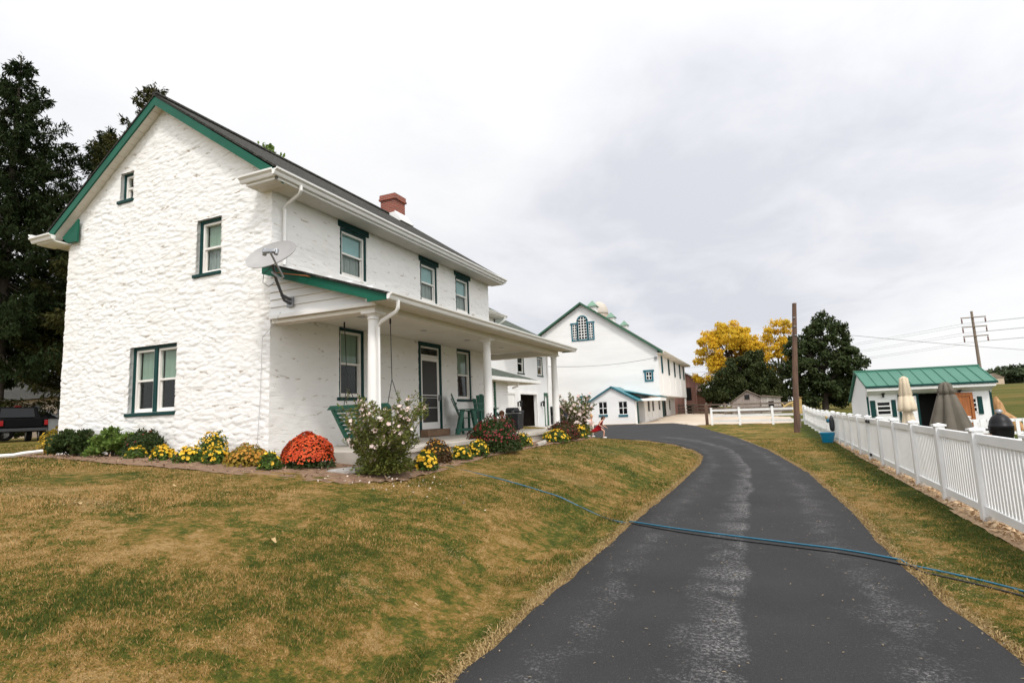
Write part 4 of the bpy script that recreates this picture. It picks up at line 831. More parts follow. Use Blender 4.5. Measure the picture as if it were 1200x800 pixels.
def tall_chair(loc, rz, label, group):
    t = thing('tall_chair', label, 'chair', loc, rz, group)   # faces local +X
    L = dict(world=False, bevel=.006); G = M['chairgreen']
    for s in (-1, 1):
        y = s*.27
        mb = MB(); mb.hexa([(.42, y-.02, 0), (.52, y-.02, 0), (.52, y+.02, 0), (.42, y+.02, 0), (.30, y-.02, .70), (.40, y-.02, .70), (.40, y+.02, .70), (.30, y+.02, .70)]); mb.build('leg', G, t, **L)
        mb = MB(); mb.hexa([(-.16, y-.02, 0), (-.06, y-.02, 0), (-.06, y+.02, 0), (-.16, y+.02, 0), (.0, y-.02, .70), (.10, y-.02, .70), (.10, y+.02, .70), (.0, y+.02, .70)]); mb.build('leg', G, t, **L)
        mb = MB(); mb.box(-.14, .48, y-.022, y+.022, .10, .17); mb.build('stretcher', G, t, **L)
        mb = MB(); mb.box(-.10, .50, s*.29-.055, s*.29+.055, .70, .727); mb.build('armrest', G, t, **L)
    mb = MB()
    for i in range(5): mb.box(.0+.09*i, .08+.09*i, -.25, .25, .44+.012*i, .462+.012*i)
    mb.box(.42, .44, -.25, .25, .40, .48); mb.build('seat', G, t, **L)
    for i in range(5):
        y = (i-2)*.107; h = 1.20 - .035*(i-2)**2
        mb = MB(); w = .0525; fan = 1+.06
        mb.hexa([(.0, y-w, .42), (.022, y-w, .42), (.022, y+w, .42), (.0, y+w, .42), (-.27, y*fan-w*1.08, h), (-.248, y*fan-w*1.08, h), (-.248, y*fan+w*1.08, h), (-.27, y*fan+w*1.08, h)]); mb.build('back_slat', G, t, **L)
    mb = MB(); mb.box(-.16, -.13, -.27, .27, .86, .93); mb.build('back_rail', G, t, **L)
    return t
c1 = tall_chair((-8.02, 14.72, 1.13), math.radians(34), 'tall green slatted chair nearest the front door, seen from its side', 'tall green chairs on the porch')
c2 = dup(c1, (-7.95, 16.1, 1.13), math.radians(-48), 'tall green slatted chair under the far porch window with its fan back towards the column', 'tall green chairs on the porch')
t = thing('side_table', 'small green slatted table between the two tall green chairs', 'table', (-7.95, 15.28, 1.13))
mb = MB()
for i in range(4): mb.box(-8.22+.14*i, -8.09+.14*i, 15.03, 15.53, 1.79, 1.815)
mb.build('table_top', M['chairgreen'], t, bevel=.005)
for sx in (-.2, .2):
    for sy in (-.2, .2): mb = MB(); mb.box(-7.95+sx-.03, -7.95+sx+.03, 15.28+sy-.03, 15.28+sy+.03, 1.13, 1.79); mb.build('leg', M['chairgreen'], t, bevel=.004)
# stand beside far column
t = thing('plant_stand', 'slim black post stand with flat disc top and green box collar beside the middle column', 'stand', (-8.0, 17.2, 1.13))
mb = MB(); mb.lathe([(.02, .745), (.22, .75), (.22, .762), (.02, .768)], (-8.1, 17.2, 1.13), 20); mb.build('disc_top', M['greymetal'], t)
mb = MB(); mb.hexa([(-8.13, 17.16, 1.13), (-8.03, 17.16, 1.13), (-8.03, 17.24, 1.13), (-8.13, 17.24, 1.13), (-8.16, 17.16, 1.88), (-8.06, 17.16, 1.88), (-8.06, 17.24, 1.88), (-8.16, 17.24, 1.88)]); mb.build('post', M['black'], t, bevel=.005)
mb = MB(); mb.box(-8.27, -7.97, 17.08, 17.32, 1.60, 1.70); mb.box(-8.25, -8.18, 17.1, 17.3, 1.54, 1.60); mb.box(-8.20, -8.0, 17.1, 17.3, 1.70, 1.735); mb.build('box_collar', M['chairgreen'], t, bevel=.01)
# covered grill
t = thing('gas_grill', 'charcoal plastic-covered gas grill standing at the far end of the porch', 'grill', (-7.52, 17.5, 1.13))
mb = MB()
mb.hexa([(-7.72, 17.3, 1.16), (-7.30, 17.3, 1.16), (-7.30, 17.75, 1.16), (-7.72, 17.75, 1.16), (-7.76, 17.28, 1.68), (-7.27, 17.28, 1.68), (-7.27, 17.78, 1.68), (-7.76, 17.78, 1.68)]); mb.build('cabinet', M['blackplastic'], t, bevel=.02)
mb = MB(); mb.prism([(17.3, 1.685), (17.3, 1.80), (17.38, 1.87), (17.66, 1.87), (17.76, 1.8), (17.76, 1.685)], 'x', -7.74, -7.42); mb.build('lid', M['blackplastic'], t, bevel=.02)
mb = MB(); mb.box(-7.40, -7.22, 17.3, 17.7, 1.69, 1.76); mb.build('side_shelf', M['blackplastic'], t, bevel=.015)
mb = MB(); mb.box(-7.5, -7.42, 17.25, 17.28, 1.72, 1.77); mb.build('knob_panel', M['steel'], t, bevel=.008)
for sx in (-7.68, -7.34): mb = MB(); mb.lathe([(.05, 0), (.06, .02), (.06, .05)], (sx, 17.4, 1.13), 12); mb.build('wheel', M['tyre'], t)

# ------------------------------------------------------------------ plants
def dome_points(n, rx, ry, h, inner=.55, rough=.1, seed=0, low=.0):
    d = rng.normal(size=(n, 3)); d = unit(d); d[:, 2] = np.abs(d[:, 2])*(1) - low*(rng.random(n) < .35)
    r = (inner + (1-inner)*rng.random(n)**.45)
    bumpy = np.array([1+rough*2*mnoise.noise(Vector((a*2.3+seed, b*2.3, c*2.3))) for a, b, c in d])
    P = d*(r*bumpy)[:, None]*np.array([rx, ry, h]); P[:, 2] = np.maximum(P[:, 2], .02); return P, d
def mum(name, label, cat, x, y, r, h, leaf, bloom, nl, nb, bs=.035, ls=.05, ratio=1.0, group=None, bloomlow=.25, seed=None):
    if bloom == 'fyel': nb = int(nb*.8); bs *= .72
    z = hgt(x, y)+.01; t = thing(name, label, cat, (x, y, z), 0, group); seed = seed if seed is not None else x*3.1+y
    core = MB(); core.lathe([(r*.25, -.02), (r*.62, h*.25), (r*.66, h*.5), (r*.45, h*.75), (.02, h*.86)], (0, 0, 0), 14, 1, ratio); core.build('stems', M['leafd'], t, world=False, smooth=True)
    P, d = dome_points(nl, r, r*ratio, h, .62, .09, seed, .1); P[:, 2] = np.maximum(P[:, 2], .015)
    V, F = leaf_geo(P, rng.uniform(.6, 1.3, nl)*ls, normal=d*1.0, jitter=1.1); npmesh('foliage', V, F, M[leaf], t, world=False)
    P, d = dome_points(nb*2, r*1.03, r*1.03*ratio, h*1.03, .93, .09, seed, 0); k = P[:, 2] > h*bloomlow*(.5+rng.random(len(P))); P = P[k][:nb]; d = d[k][:nb]
    # blooms: small cupped discs of petals
    m = len(P); k = 6; V = []; A = unit(np.cross(d, rng.normal(size=(m, 3)))); B_ = np.cross(d, A); s = bs*rng.uniform(.7, 1.25, m)[:, None]
    Vc = P - d*s*.25; ring = [P + (A*math.cos(2*math.pi*j/k) + B_*math.sin(2*math.pi*j/k))*s*.62 + d*s*(.28 if j % 2 else .02) for j in range(k)]
    V = np.stack([Vc] + ring, 1).reshape(-1, 3); i = np.arange(m)[:, None]*(k+1)
    F = np.concatenate([i + np.array([[0, 1+j, 1+(j+1) % k]]) for j in range(k)], 0)
    npmesh('blossoms', V, F, M[bloom], t, world=False)
    return t
G1 = 'yellow flowering mums in the flower bed'
mum('chrysanthemum', 'big round orange mum in full bloom by the house corner', 'flower', -6.88, 7.35, 0.46, 0.54, 'leafd', 'fora', 1800, 2500, .027, group='large mums', ratio=.85)
mum('chrysanthemum', 'big dark red mum half in bloom at the middle porch column', 'flower', -5.68, 11.95, 0.66, 0.8, 'leafd', 'fred', 4600, 430, .036, .055, group='large mums', ratio=.95)
mum('chrysanthemum', 'dark green mum with a few maroon buds near the far porch column', 'flower', -5.65, 16.9, 0.56, 0.52, 'leafo', 'fred', 3600, 110, .04, .055, group='large mums')
mum('chrysanthemum', 'dark green mum with sparse red buds against the gable wall left of the double window', 'flower', -11.5, 7.72, 0.4, 0.54, 'leafd', 'fred', 2800, 34, .035, .055, group='large mums')
mum('chrysanthemum', 'dark bronze mum dotted with amber buds behind the yellow clump right of the pink shrub', 'flower', -5.68, 9.4, 0.31, 0.42, 'leafo', 'fgold', 1800, 90, .035, .045, group='large mums')
mum('marigold', 'low yellow flowers in front of the dark red bush at the gable', 'flower', -11.15, 7.32, 0.19, 0.22, 'leafg', 'fyel', 320, 36, .07, .06, group=G1)
mum('marigold', 'yellow flower clump second from the double window, on bare mulch', 'flower', -10.07, 7.1, 0.2, 0.27, 'leafg', 'fyel', 420, 70, .07, .06, group=G1)
mum('marigold', 'spreading yellow flower clump below the upper window of the gable', 'flower', -9.17, 6.95, 0.25, 0.27, 'leafg', 'fyel', 520, 62, .07, .06, group=G1)
mum('marigold', 'tall rounded bush of small golden flowers against the gable wall', 'flower', -9.42, 7.62, 0.28, 0.5, 'leafg', 'fyel', 700, 260, .045, .05, group=G1)
mum('marigold', 'yellow flower clump in front of the tall golden bush', 'flower', -8.5, 6.95, 0.22, 0.28, 'leafg', 'fyel', 420, 60, .07, .055, group=G1)
mum('marigold', 'faded yellow-amber flowering patch left of the orange mum', 'flower', -7.85, 7.0, 0.4, 0.32, 'leafy', 'fgold', 1300, 150, .04, .06, group=G1, ratio=.8)
mum('marigold', 'small yellow flowers tucked against the left side of the orange mum', 'flower', -7.12, 6.78, 0.17, 0.27, 'leafg', 'fyel', 420, 34, .07, .055, group=G1)
mum('marigold', 'round yellow mum at the right foot of the pink flowering shrub', 'flower', -5.3, 8.42, 0.23, 0.32, 'leafg', 'fyel', 600, 110, .065, .05, group=G1)
mum('marigold', 'yellow flowers between the bronze mum and the dark red mum, left clump', 'flower', -5.52, 10.1, 0.24, 0.27, 'leafg', 'fyel', 520, 90, .06, .05, group=G1)
mum('marigold', 'yellow flowers between the bronze mum and the dark red mum, right and taller clump', 'flower', -5.52, 10.85, 0.24, 0.34, 'leafg', 'fyel', 520, 90, .06, .05, group=G1)
mum('marigold', 'yellow flowers poking out at the right of the dark red mum', 'flower', -5.62, 13.6, 0.24, 0.34, 'leafg', 'fyel', 460, 80, .06, .05, group=G1)
mum('marigold', 'yellow flowers at the left foot of the dark green mum near the far column', 'flower', -5.48, 15.75, 0.42, 0.34, 'leafg', 'fyel', 700, 130, .07, .06, group=G1)
mum('marigold', 'yellow flowers at the end of the bed by the running girl', 'flower', -5.42, 17.95, 0.28, 0.42, 'leafg', 'fyel', 520, 80, .08, .06, group=G1)
mum('coneflower', 'straggly yellow flowers at the far left corner of the house', 'flower', -15.75, 8.35, 0.34, 0.6, 'leafy', 'fyel', 420, 60, .06, .09, group=G1)
def shrub(name, label, x, y, rx, ry, h, leaf, n, ls):
    t = thing(name, label, 'shrub', (x, y, hgt(x, y)), 0, 'green shrubs along the gable wall')
    mb = MB()
    for i in range(9):
        a = i*2.4; mb.tube([(0, 0, 0), (rx*.35*math.cos(a), ry*.35*math.sin(a), h*.4), (rx*.7*math.cos(a), ry*.7*math.sin(a), h*.8)], [.012, .009, .004], 5)
    mb.build('stems', M['stem'], t, world=False)
    cl = []
    for i in range(26):
        P, d = dome_points(n//26, .16, .16, .16, .2, .2, i); a = rng.uniform(0, 6.28); q = rng.random()**.5; P[:, 2] -= .05
        P += np.array([rx*.8*q*math.cos(a), ry*.8*q*math.sin(a), h*(.12+.72*rng.random()*(1-.45*q))]); cl.append(P)
    P = np.concatenate(cl); P[:, 2] = np.maximum(P[:, 2], .02)
    leaves('foliage', M[leaf], t, P, rng.uniform(.6, 1.3, len(P))*ls, world=False) if False else npmesh('foliage', *leaf_geo(P, rng.uniform(.6, 1.3, len(P))*ls, axis=np.tile([0, 0, .5], (len(P), 1))), M[leaf], t, world=False)
shrub('green_shrub', 'dark green leafy shrub nearest the left corner of the gable wall', -13.85, 7.75, .70, .40, .66, 'leafd', 5200, .075)
shrub('green_shrub', 'lighter green shrub between the dark green shrub and the red-tinged mum', -12.55, 7.72, .55, .38, .62, 'leafl', 3600, .09)
def rose_shrub(label, x, y, h, spread, nst, nl, nf, ls, fs, group, seed):
    z = hgt(x, y); t = thing('hibiscus_shrub', label, 'shrub', (x, y, z), 0, group); r = random.Random(seed)
    mb = MB(); P = []; D = []; FP = []; FD = []
    def walk(p, d, L, rad, depth):
        pts = [p]; q = p.copy(); d = d.copy()
        for i in range(6):
            d = (d + Vector((r.gauss(0, .10), r.gauss(0, .10), .03))).normalized(); q = q + d*L/6; pts.append(q.copy())
            if depth < 2 and i > 0 and r.random() < .75:
                walk(q, (d + Vector((r.gauss(0, .6), r.gauss(0, .6), r.gauss(.1, .3)))).normalized(), L*r.uniform(.3, .55), rad*.6, depth+1)
        mb.tube(pts, [rad*(1-.75*i/6) for i in range(7)], 5)
        for i in range(len(pts)-1):
            for k in range(nl):
                f = r.random(); c = pts[i].lerp(pts[i+1], f); P.append(c + Vector((r.gauss(0, .018), r.gauss(0, .018), r.gauss(0, .018)))); D.append((d*.5 + Vector((r.gauss(0, .8), r.gauss(0, .8), .25))).normalized())
        if r.random() < nf: FP.append(pts[-1].copy()); FD.append((d + Vector((0, -.5, .1))).normalized())
        if r.random() < nf*.6: FP.append(pts[3].copy()); FD.append(Vector((r.gauss(0, 1), -abs(r.gauss(0, 1)), .3)).normalized())
    for i in range(nst):
        a = r.uniform(0, 6.28); s = spread*r.random()**.6
        walk(Vector((.12*math.cos(a)*r.random(), .12*math.sin(a)*r.random(), 0)), Vector((s*math.cos(a), s*math.sin(a), 1)).normalized(), h*r.uniform(.62, 1.05), .011, 0)
    mb.build('stems', M['stem'], t, world=False)
    # dense leafy base
    n = 4600; Q, d = dome_points(n, h*.44, h*.44, h*.56, .25, .35, seed, 0); Q[:, 2] = Q[:, 2]*1.0+.05
    PP = np.concatenate([np.array([tuple(p) for p in P]), Q]); DD = np.concatenate([np.array([tuple(p) for p in D]), unit(d+.5*rng.normal(size=d.shape))])
    npmesh('foliage', *leaf_geo(PP, rng.uniform(.55, 1.25, len(PP))*ls, axis=DD, jitter=.5), M['hib'], t, world=False)
    FP = np.array([tuple(p) for p in FP]); FD = np.array([tuple(p) for p in FD]); m = len(FP); k = 10
    A = unit(np.cross(FD, rng.normal(size=(m, 3)))); B_ = np.cross(FD, A); s = fs*rng.uniform(.55, 1.15, m)[:, None]
    ring = [FP + (A*math.cos(2*math.pi*j/k) + B_*math.sin(2*math.pi*j/k))*s*(.62 if j % 2 else .42) + FD*s*(.42 if j % 2 else .30) for j in range(k)]
    V = np.stack([FP] + ring, 1).reshape(-1, 3); i = np.arange(m)[:, None]*(k+1)
    npmesh('blossoms', V, np.concatenate([i + np.array([[0, 1+j, 1+(j+1) % k]]) for j in range(k)], 0), M['fpink'], t, world=False)
rose_shrub('big pink-flowering hibiscus shrub in front of the nearest porch column', -5.46, 7.45, .92, .72, 40, 2, .24, .05, .068, 'hibiscus shrubs', 3)
rose_shrub('pink-flowering hibiscus shrub at the far end of the porch, beside the running girl', -5.85, 19.2, .98, .70, 24, 2, .40, .07, .12, 'hibiscus shrubs', 8)
def slab(label, x, y, rx, ry, h, rz, m):
    mb = MB(); n = 11; r = random.Random(label); pts = [(rx*r.uniform(.8, 1.1)*math.cos(2*math.pi*k/n), ry*r.uniform(.8, 1.1)*math.sin(2*math.pi*k/n)) for k in range(n)]
    mb.prism(pts, 'z', 0, h); o = mb.build('stepping_stone', M[m], bevel=.015); o.location = (x, y, hgt(x, y)+.005); o.rotation_euler = (.04, -.05, rz); tag(o, label, 'stone', 'flat stones in the flower bed')
slab('flat grey stepping stone between the orange mum and the pink shrub', -5.98, 7.3, .36, .24, .07, .3, 'slate')
slab('narrow grey edging stone beyond the dark red mum', -5.45, 14.5, .10, .50, .09, .1, 'concrete')
mb = MB(); mb.tube([(-15.35, 7.9, 1.24), (-15.35, 7.55, 1.22), (-15.38, 7.35, 1.19), (-15.75, 6.95, 1.185)], .045, 6); o = mb.build('drain_spout', M['white'], smooth='auto'); tag(o, 'white downspout extension lying on the grass at the left house corner', 'drain pipe')

# ------------------------------------------------------------------ hoses on the drive
def hose(name, label, pts, r, m):
    V = []
    for k in range(len(pts)-1):
        p0 = pts[max(k-1, 0)]; p1 = pts[k]; p2 = pts[k+1]; p3 = pts[min(k+2, len(pts)-1)]
        for i in range(14):
            t = i/14; c = [.5*((2*p1[j]) + (-p0[j]+p2[j])*t + (2*p0[j]-5*p1[j]+4*p2[j]-p3[j])*t*t + (-p0[j]+3*p1[j]-3*p2[j]+p3[j])*t**3) for j in (0, 1)]
            x, y = c; on = left_x(y)-.05 < x < right_x(y)+.05
            V.append((x, y, max(hgt(x, y), .03 if on else -9) + r + (-.002 if not on else .001)))
    mb = MB(); mb.tube(V, r, 8); o = mb.build(name, M[m], smooth=True); tag(o, label, 'hose', 'hoses lying across the driveway')
HP = [(-6.05, 9.57), (-5.3, 9.1), (-4.55, 8.91), (-3.24, 8.75), (-2.48, 8.8), (-1.85, 8.45), (-1.2, 8.1), (-.53, 7.81), (.2, 7.52), (.8, 7.26), (1.45, 6.75), (1.87, 6.3), (2.3, 5.6), (2.6, 4.6)]
hose('garden_hose', 'long blue hose crossing the driveway from the flower bed', HP, .0095, 'hose')
hose('power_cord', 'thin black cord lying just below the blue hose on the driveway', [(x, y-min(.2, .05*(i-3))-.02*math.sin(i*1.3)) for i, (x, y) in enumerate(HP)][3:], .009, 'blackhose')

# ------------------------------------------------------------------ white fences
FN = 'white picket fence'
def fx(y): return 2.64 + .0105*(y-9.5)
f = thing('picket_fence', 'long tall white vinyl picket fence along the right side of the driveway', 'fence', (2.7, 16, 0))
ps = [7.75+1.78*k for k in range(-2, 12)]
def post(parent, x, y, z0, h, w=.065):
    mb = MB(); mb.box(x-w, x+w, y-w, y+w, z0, z0+h); p = mb.build('post', M['vinyl'], parent, bevel=.006)
    mb = MB(); a = w+.022; mb.box(x-a, x+a, y-a, y+a, z0+h+.001, z0+h+.03); mb.add([(x-a*.8, y-a*.8, z0+h+.03), (x+a*.8, y-a*.8, z0+h+.03), (x+a*.8, y+a*.8, z0+h+.03), (x-a*.8, y+a*.8, z0+h+.03), (x, y, z0+h+.052)], [(0, 1, 4), (1, 2, 4), (2, 3, 4), (3, 0, 4), (0, 3, 2, 1)]); mb.build('post_cap', M['vinyl'], p)
for y in ps:
    post(f, fx(y), y, -.05, 1.23)
    mb = MB(); mb.box(fx(y)-.05, fx(y)+.22, y-.13, y-.066, -.02, .075); mb.build('footing', M['concrete'], f, bevel=.02)
for y0, y1 in zip(ps, ps[1:]):
    xa, xb = fx(y0), fx(y1); ang = math.atan2(xb-xa, y1-y0)
    def R(mb, u0, u1, n0, n1, z0, z1):
        mb.M = Matrix.Translation((xa, y0, 0)) @ Matrix.Rotation(-ang, 4, 'Z'); mb.box(n0, n1, u0, u1, z0, z1); mb.M = Matrix.Identity(4)
    mb = MB(); R(mb, .066, 1.714, -.03, .03, 1.02, 1.145); mb.build('top_rail', M['vinyl'], f, bevel=.006)
    mb = MB(); R(mb, .066, 1.714, -.03, .03, .10, .21); mb.build('bottom_rail', M['vinyl'], f, bevel=.006)
    mb = MB(); k = 15
    for i in range(k): u = .066+.022+ (1.648/k)*i; R(mb, u, u+.070, -.012, .012, .21, 1.02)
    mb.build('picket_panel', M['vinyl'], f, bevel=.003)
for (y, z) in ((18.35, 1.06), (17.95, 1.06), (18.2, .16), (26.9, .8)): mb = MB(); mb.box(fx(y)-.075, fx(y)-.032, y-.05, y+.05, z-.03, z+.05); mb.build('gate_hinge', M['black'], f, bevel=.004)
g = thing('picket_fence', 'open-topped white picket fence running on from the blue bucket to the corner', 'fence', (2.86, 36, 0), 0, None)
ps2 = [28.0+2.2*k for k in range(8)]
for y in ps2: post(g, 2.88, y, base(2.86, y)-.05, 1.25)
for y0, y1 in zip(ps2, ps2[1:]):
    zb = base(2.86, (y0+y1)/2)
    for z in (.3, .92): mb = MB(); mb.box(2.86, 2.92, y0+.066, y1-.066, zb+z, zb+z+.09); mb.build('rail', M['vinyl'], g)
    mb = MB()
    for i in range(8): u = y0+.10+.257*i; mb.box(2.83, 2.858, u, u+.10, zb+.06, zb+1.15); mb.add([(2.83, u, zb+1.15), (2.858, u, zb+1.15), (2.858, u+.10, zb+1.15), (2.83, u+.10, zb+1.15), (2.844, u+.05, zb+1.20)], [(0, 1, 4), (1, 2, 4), (2, 3, 4), (3, 0, 4)])
    mb.build('picket_panel', M['vinyl'], g)
r = thing('rail_fence', 'white three-rail fence across the end of the grass beyond the driveway', 'fence', (0, 45, .2))
rp = [(-3.35, 45.9), (-1.36, 45.1), (.85, 44.5), (2.8, 43.6)]
for x, y in rp: post(r, x, y, base(x, y)-.05, 1.30, .075)
for (xa, ya), (xb, yb) in zip(rp, rp[1:]):
    for z in (.22, .62, 1.02):
        za, zb = base(xa, ya)+z, base(xb, yb)+z
        mb = MB(); mb.hexa([(xa, ya-.03, za), (xb, yb-.03, zb), (xb, yb+.03, zb), (xa, ya+.03, za), (xa, ya-.03, za+.15), (xb, yb-.03, zb+.15), (xb, yb+.03, zb+.15), (xa, ya+.03, za+.15)]); mb.build('rail', M['vinyl'], r)
b2 = thing('picket_fence', 'low white picket fence at the back of the pool yard by the black kamado grill', 'fence', (9, 25, -.28))
for i in range(6): post(b2, 6.9+1.8*i, 25.5-.1*i, -.32, 1.20)
for i in range(5):
    xa = 6.9+1.8*i; ya = 25.5-.1*i
    for z in (.10, .55, 1.0): mb = MB(); mb.box(xa+.07, xa+1.73, ya-.07, ya-.02, -.3+z, -.3+z+.1); mb.build('rail', M['vinyl'], b2)
    mb = MB()
    for k in range(8): mb.box(xa+.12+.2*k, xa+.22+.2*k, ya-.10, ya-.075, -.25, .80)
    mb.build('picket_panel', M['vinyl'], b2)
# bucket + bag by the fence
o = thing('bucket', 'bright blue plastic bucket on the grass at the end of the tall white fence', 'bucket', (2.52, 26.55, 0))
mb = MB(); mb.lathe([(.20, 0), (.27, .36), (.29, .37), (.29, .40), (.26, .40), (.25, .36), (.19, .03), (.01, .03)], (2.46, 26.5, 0.0), 22); mb.build('tub', M['bucket'], o, smooth='auto')
mb = MB(); mb.tube([(2.19, 26.5, .37), (2.2, 26.42, .26), (2.46, 26.26, .2), (2.72, 26.42, .26), (2.73, 26.5, .37)], .008, 6); mb.build('handle', M['steel'], o)
o = thing('laundry_bag', 'dark bag with blue cloth hanging on the fence post above the blue bucket', 'bag', (2.66, 26.9, .4))
mb = MB(); mb.lathe([(.03, .0), (.10, .05), (.125, .2), (.12, .42), (.09, .56), (.05, .62), (.03, .66)], (2.70, 26.85, .42), 12, .8, 1); mb.build('sack', M['bag'], o, smooth=True)
mb = MB(); mb.lathe([(.02, 0), (.06, .04), (.055, .14), (.02, .2)], (2.56, 26.8, .78), 10); mb.build('cloth', M['hose'], o, smooth=True)
mb = MB(); mb.lathe([(.02, 0), (.045, .04), (.04, .1), (.02, .14)], (2.52, 26.78, .93), 10); mb.build('rag', M['paleyellow'], o, smooth=True)

# ------------------------------------------------------------------ pool yard
ux, uy = .9928, .12; vx, vy = -uy, ux
SM = Matrix(((ux*.885, vx, 0, 4.2), (uy*.885, vy, 0, 28.0), (0, 0, 1, -.16), (0, 0, 0, 1)))   # u along front, v to the rear, z
sh = thing('garden_shed', 'white garden shed with green metal roof, green shutters and open sliding door', 'shed', (6.5, 29.5, -.15))
LS, DS, HS = 5.0, 2.2, 2.3
def sb(): return MB(SM)
holes = [(.38, .98, 1.15, 1.72), (1.75, 3.0, .05, 1.95), (3.55, 4.0, 1.15, 1.72)]
mb = sb(); fs = Matrix(((1, 0, 0, 0), (0, -1, 0, 0), (0, 0, 1, 0), (0, 0, 0, 1)))
us = [0, .38, .98, 1.15, 2.15, 2.95, 4.05, 4.45, LS]; 
for a, b, segs in [(0, .38, [(0, HS)]), (.38, .98, [(0, 1.15), (1.72, HS)]), (.98, 2.05, [(0, HS)]), (2.05, 2.95, [(2.0, HS)]), (2.95, 4.0, [(0, HS)]), (4.0, 4.40, [(0, 1.15), (1.72, HS)]), (4.40, LS, [(0, HS)])]:
    for z0, z1 in segs: mb.box(a, b, 0, .06, z0, z1)
mb.box(0, .06, .06, DS, 0, 1.75); mb.box(LS-.06, LS, .06, DS, 0, 1.75); mb.box(0, LS, DS, DS+.06, 0, 1.75)
for u in (0, LS-.06): mb.prism([(.06, 1.75), (DS, 1.75), (DS, 1.80), (.95, 2.94), (-.28, HS+.0), (-.28, HS-.02), (.0, 1.9), (.06, 1.9)], 'x', u, u+.06)
mb.build('wall', M['siding'], sh)
mb = sb(); mb.box(.06, LS-.06, .8, .86, 0, 2.2); mb.box(.06, LS-.06, .06, .8, 0, .05); mb.build('dark_interior', M['dark'], sh)
mb = sb(); mb.prism([(-.40, HS+.02), (.95, 3.01), (DS+.15, 1.72), (DS+.15, 1.76), (.95, 3.06), (-.40, HS+.07)], 'x', -.12, LS+.12)
for i in range(12): u = -.1+.468*i; mb.prism([(-.40, HS+.072), (.95, 3.062), (.95, 3.09), (-.40, HS+.10)], 'x', u, u+.03)
rf = mb.build('roof', M['greenmetal'], sh)
mb = sb(); mb.box(-.14, LS+.14, .88, 1.02, 3.04, 3.10); mb.build('ridge_cap', M['greenmetal'], rf); mb = sb(); mb.box(-.12, LS+.12, -.42, -.38, HS-.02, HS+.06); mb.build('drip_edge', M['trim'], rf)
mb = sb(); mb.box(-.05, LS+.05, -.375, -.34, HS-.13, HS-.005); mb.prism([(-.34, HS-.13), (0, 2.0), (.0, 1.98), (-.34, HS-.15)], 'x', 0, LS); mb.build('eave_board', M['white'], sh)
mb = sb()
for u in (0-.004, LS-.08): mb.box(u, u+.085, -.02, -.002, 0, 2.0)
mb.build('corner_board', M['trim'], sh)
for (a, b) in ((.38, .98), (4.0, 4.40)):
    mb = sb(); z0, z1 = 1.15, 1.72; f_ = .04
    mb.box(a, a+f_, -.03, .05, z0, z1); mb.box(b-f_, b, -.03, .05, z0, z1)
    for k in range(4): z = z0+(z1-z0-f_)*k/3; mb.box(a+f_, b-f_, -.025, .05, z, z+f_)
    wd = mb.build('window', M['white'], sh)
    mb = sb(); mb.box(a+f_, b-f_, .02, .025, z0, z1); mb.build('pane', M['carglass'], wd)
    for s0, s1 in ((a-.25, a-.04), (b+.03, b+.21)):
        if s0 < 3.9 and a > 2: continue
        mb = sb(); mb.box(s0, s1, -.035, -.002, z0-.08, z1+.05); 
        sh_ = mb.build('shutter', M['trim'], wd, bevel=.004)
mb = sb(); mb.box(1.62, 4.35, -.06, -.002, 2.0, 2.10); mb.build('door_track', M['trim'], sh)
mb = sb(); mb.box(1.28, 2.12, -.045, -.004, .05, 1.99); dr = mb.build('sliding_door', M['siding'], sh)
mb = sb()
for a, b in ((1.28, 1.38), (2.03, 2.12)): mb.box(a, b, -.06, -.046, .05, 1.99)
mb.box(1.38, 2.03, -.06, -.046, 1.9, 1.99); mb.hexa([(1.38, -.06, .98), (1.38, -.046, .98), (2.03, -.046, .60), (2.03, -.06, .60), (1.38, -.06, 1.08), (1.38, -.046, 1.08), (2.03, -.046, .70), (2.03, -.06, .70)]); mb.build('door_trim', M['trim'], dr)
mb = sb()
for a in (3.02, 3.62): mb.box(a, a+.56, -.12, -.07, .1, 1.92)
mb.box(3.0, 4.22, -.15, -.121, 1.8, 1.95); mb.box(3.54, 3.66, -.15, -.121, .1, 1.8); mb.box(4.10, 4.22, -.15, -.121, .1, 1.8); mb.box(3.0, 3.1, -.15, -.121, .1, 1.8); mb.build('wood_door', M['doorwood'], sh, bevel=.006)
for u in (.68, 3.75): mb = sb(); mb.lathe([(.03, .1), (.09, .05), (.085, 0), (.05, -.02), (.045, -.12), (.02, -.14)], (u, -.1, 2.02), 10); mb.box(u-.03, u+.03, -.06, 0, 2.04, 2.12); mb.build('wall_lantern', M['brass'], sh)
def parasol(label, x, y, z0, prof, m, pleats, amp, lean=0):
    t = thing('parasol', label, 'umbrella', (x, y, z0), 0, 'closed parasols in the pool yard')
    mb = MB(); n = pleats*6; vs = []
    for r_, z in prof:
        for k in range(n):
            a = 2*math.pi*k/n; q = r_*(1+amp*(2*abs(math.cos(a*pleats/2))**.8-1.2)); vs.append((q*math.cos(a)+lean*(z-prof[0][1]), q*math.sin(a), z))
    m_ = len(prof); fs_ = [(i*n+k, i*n+(k+1) % n, (i+1)*n+(k+1) % n, (i+1)*n+k) for i in range(m_-1) for k in range(n)] + [tuple((m_-1)*n+k for k in range(n))]
    mb.add(vs, fs_); mb.build('canopy', M[m], t, smooth=True, world=False)
    mb = MB(); mb.tube([(0, 0, 0), (lean*0, 0, prof[-1][1]-.05)], .025, 8); mb.build('pole', M['steel'], t, world=False)
    mb = MB(); mb.lathe([(.28, 0), (.28, .05), (.06, .09)], (0, 0, 0), 18); mb.build('base', M['blackplastic'], t, world=False)
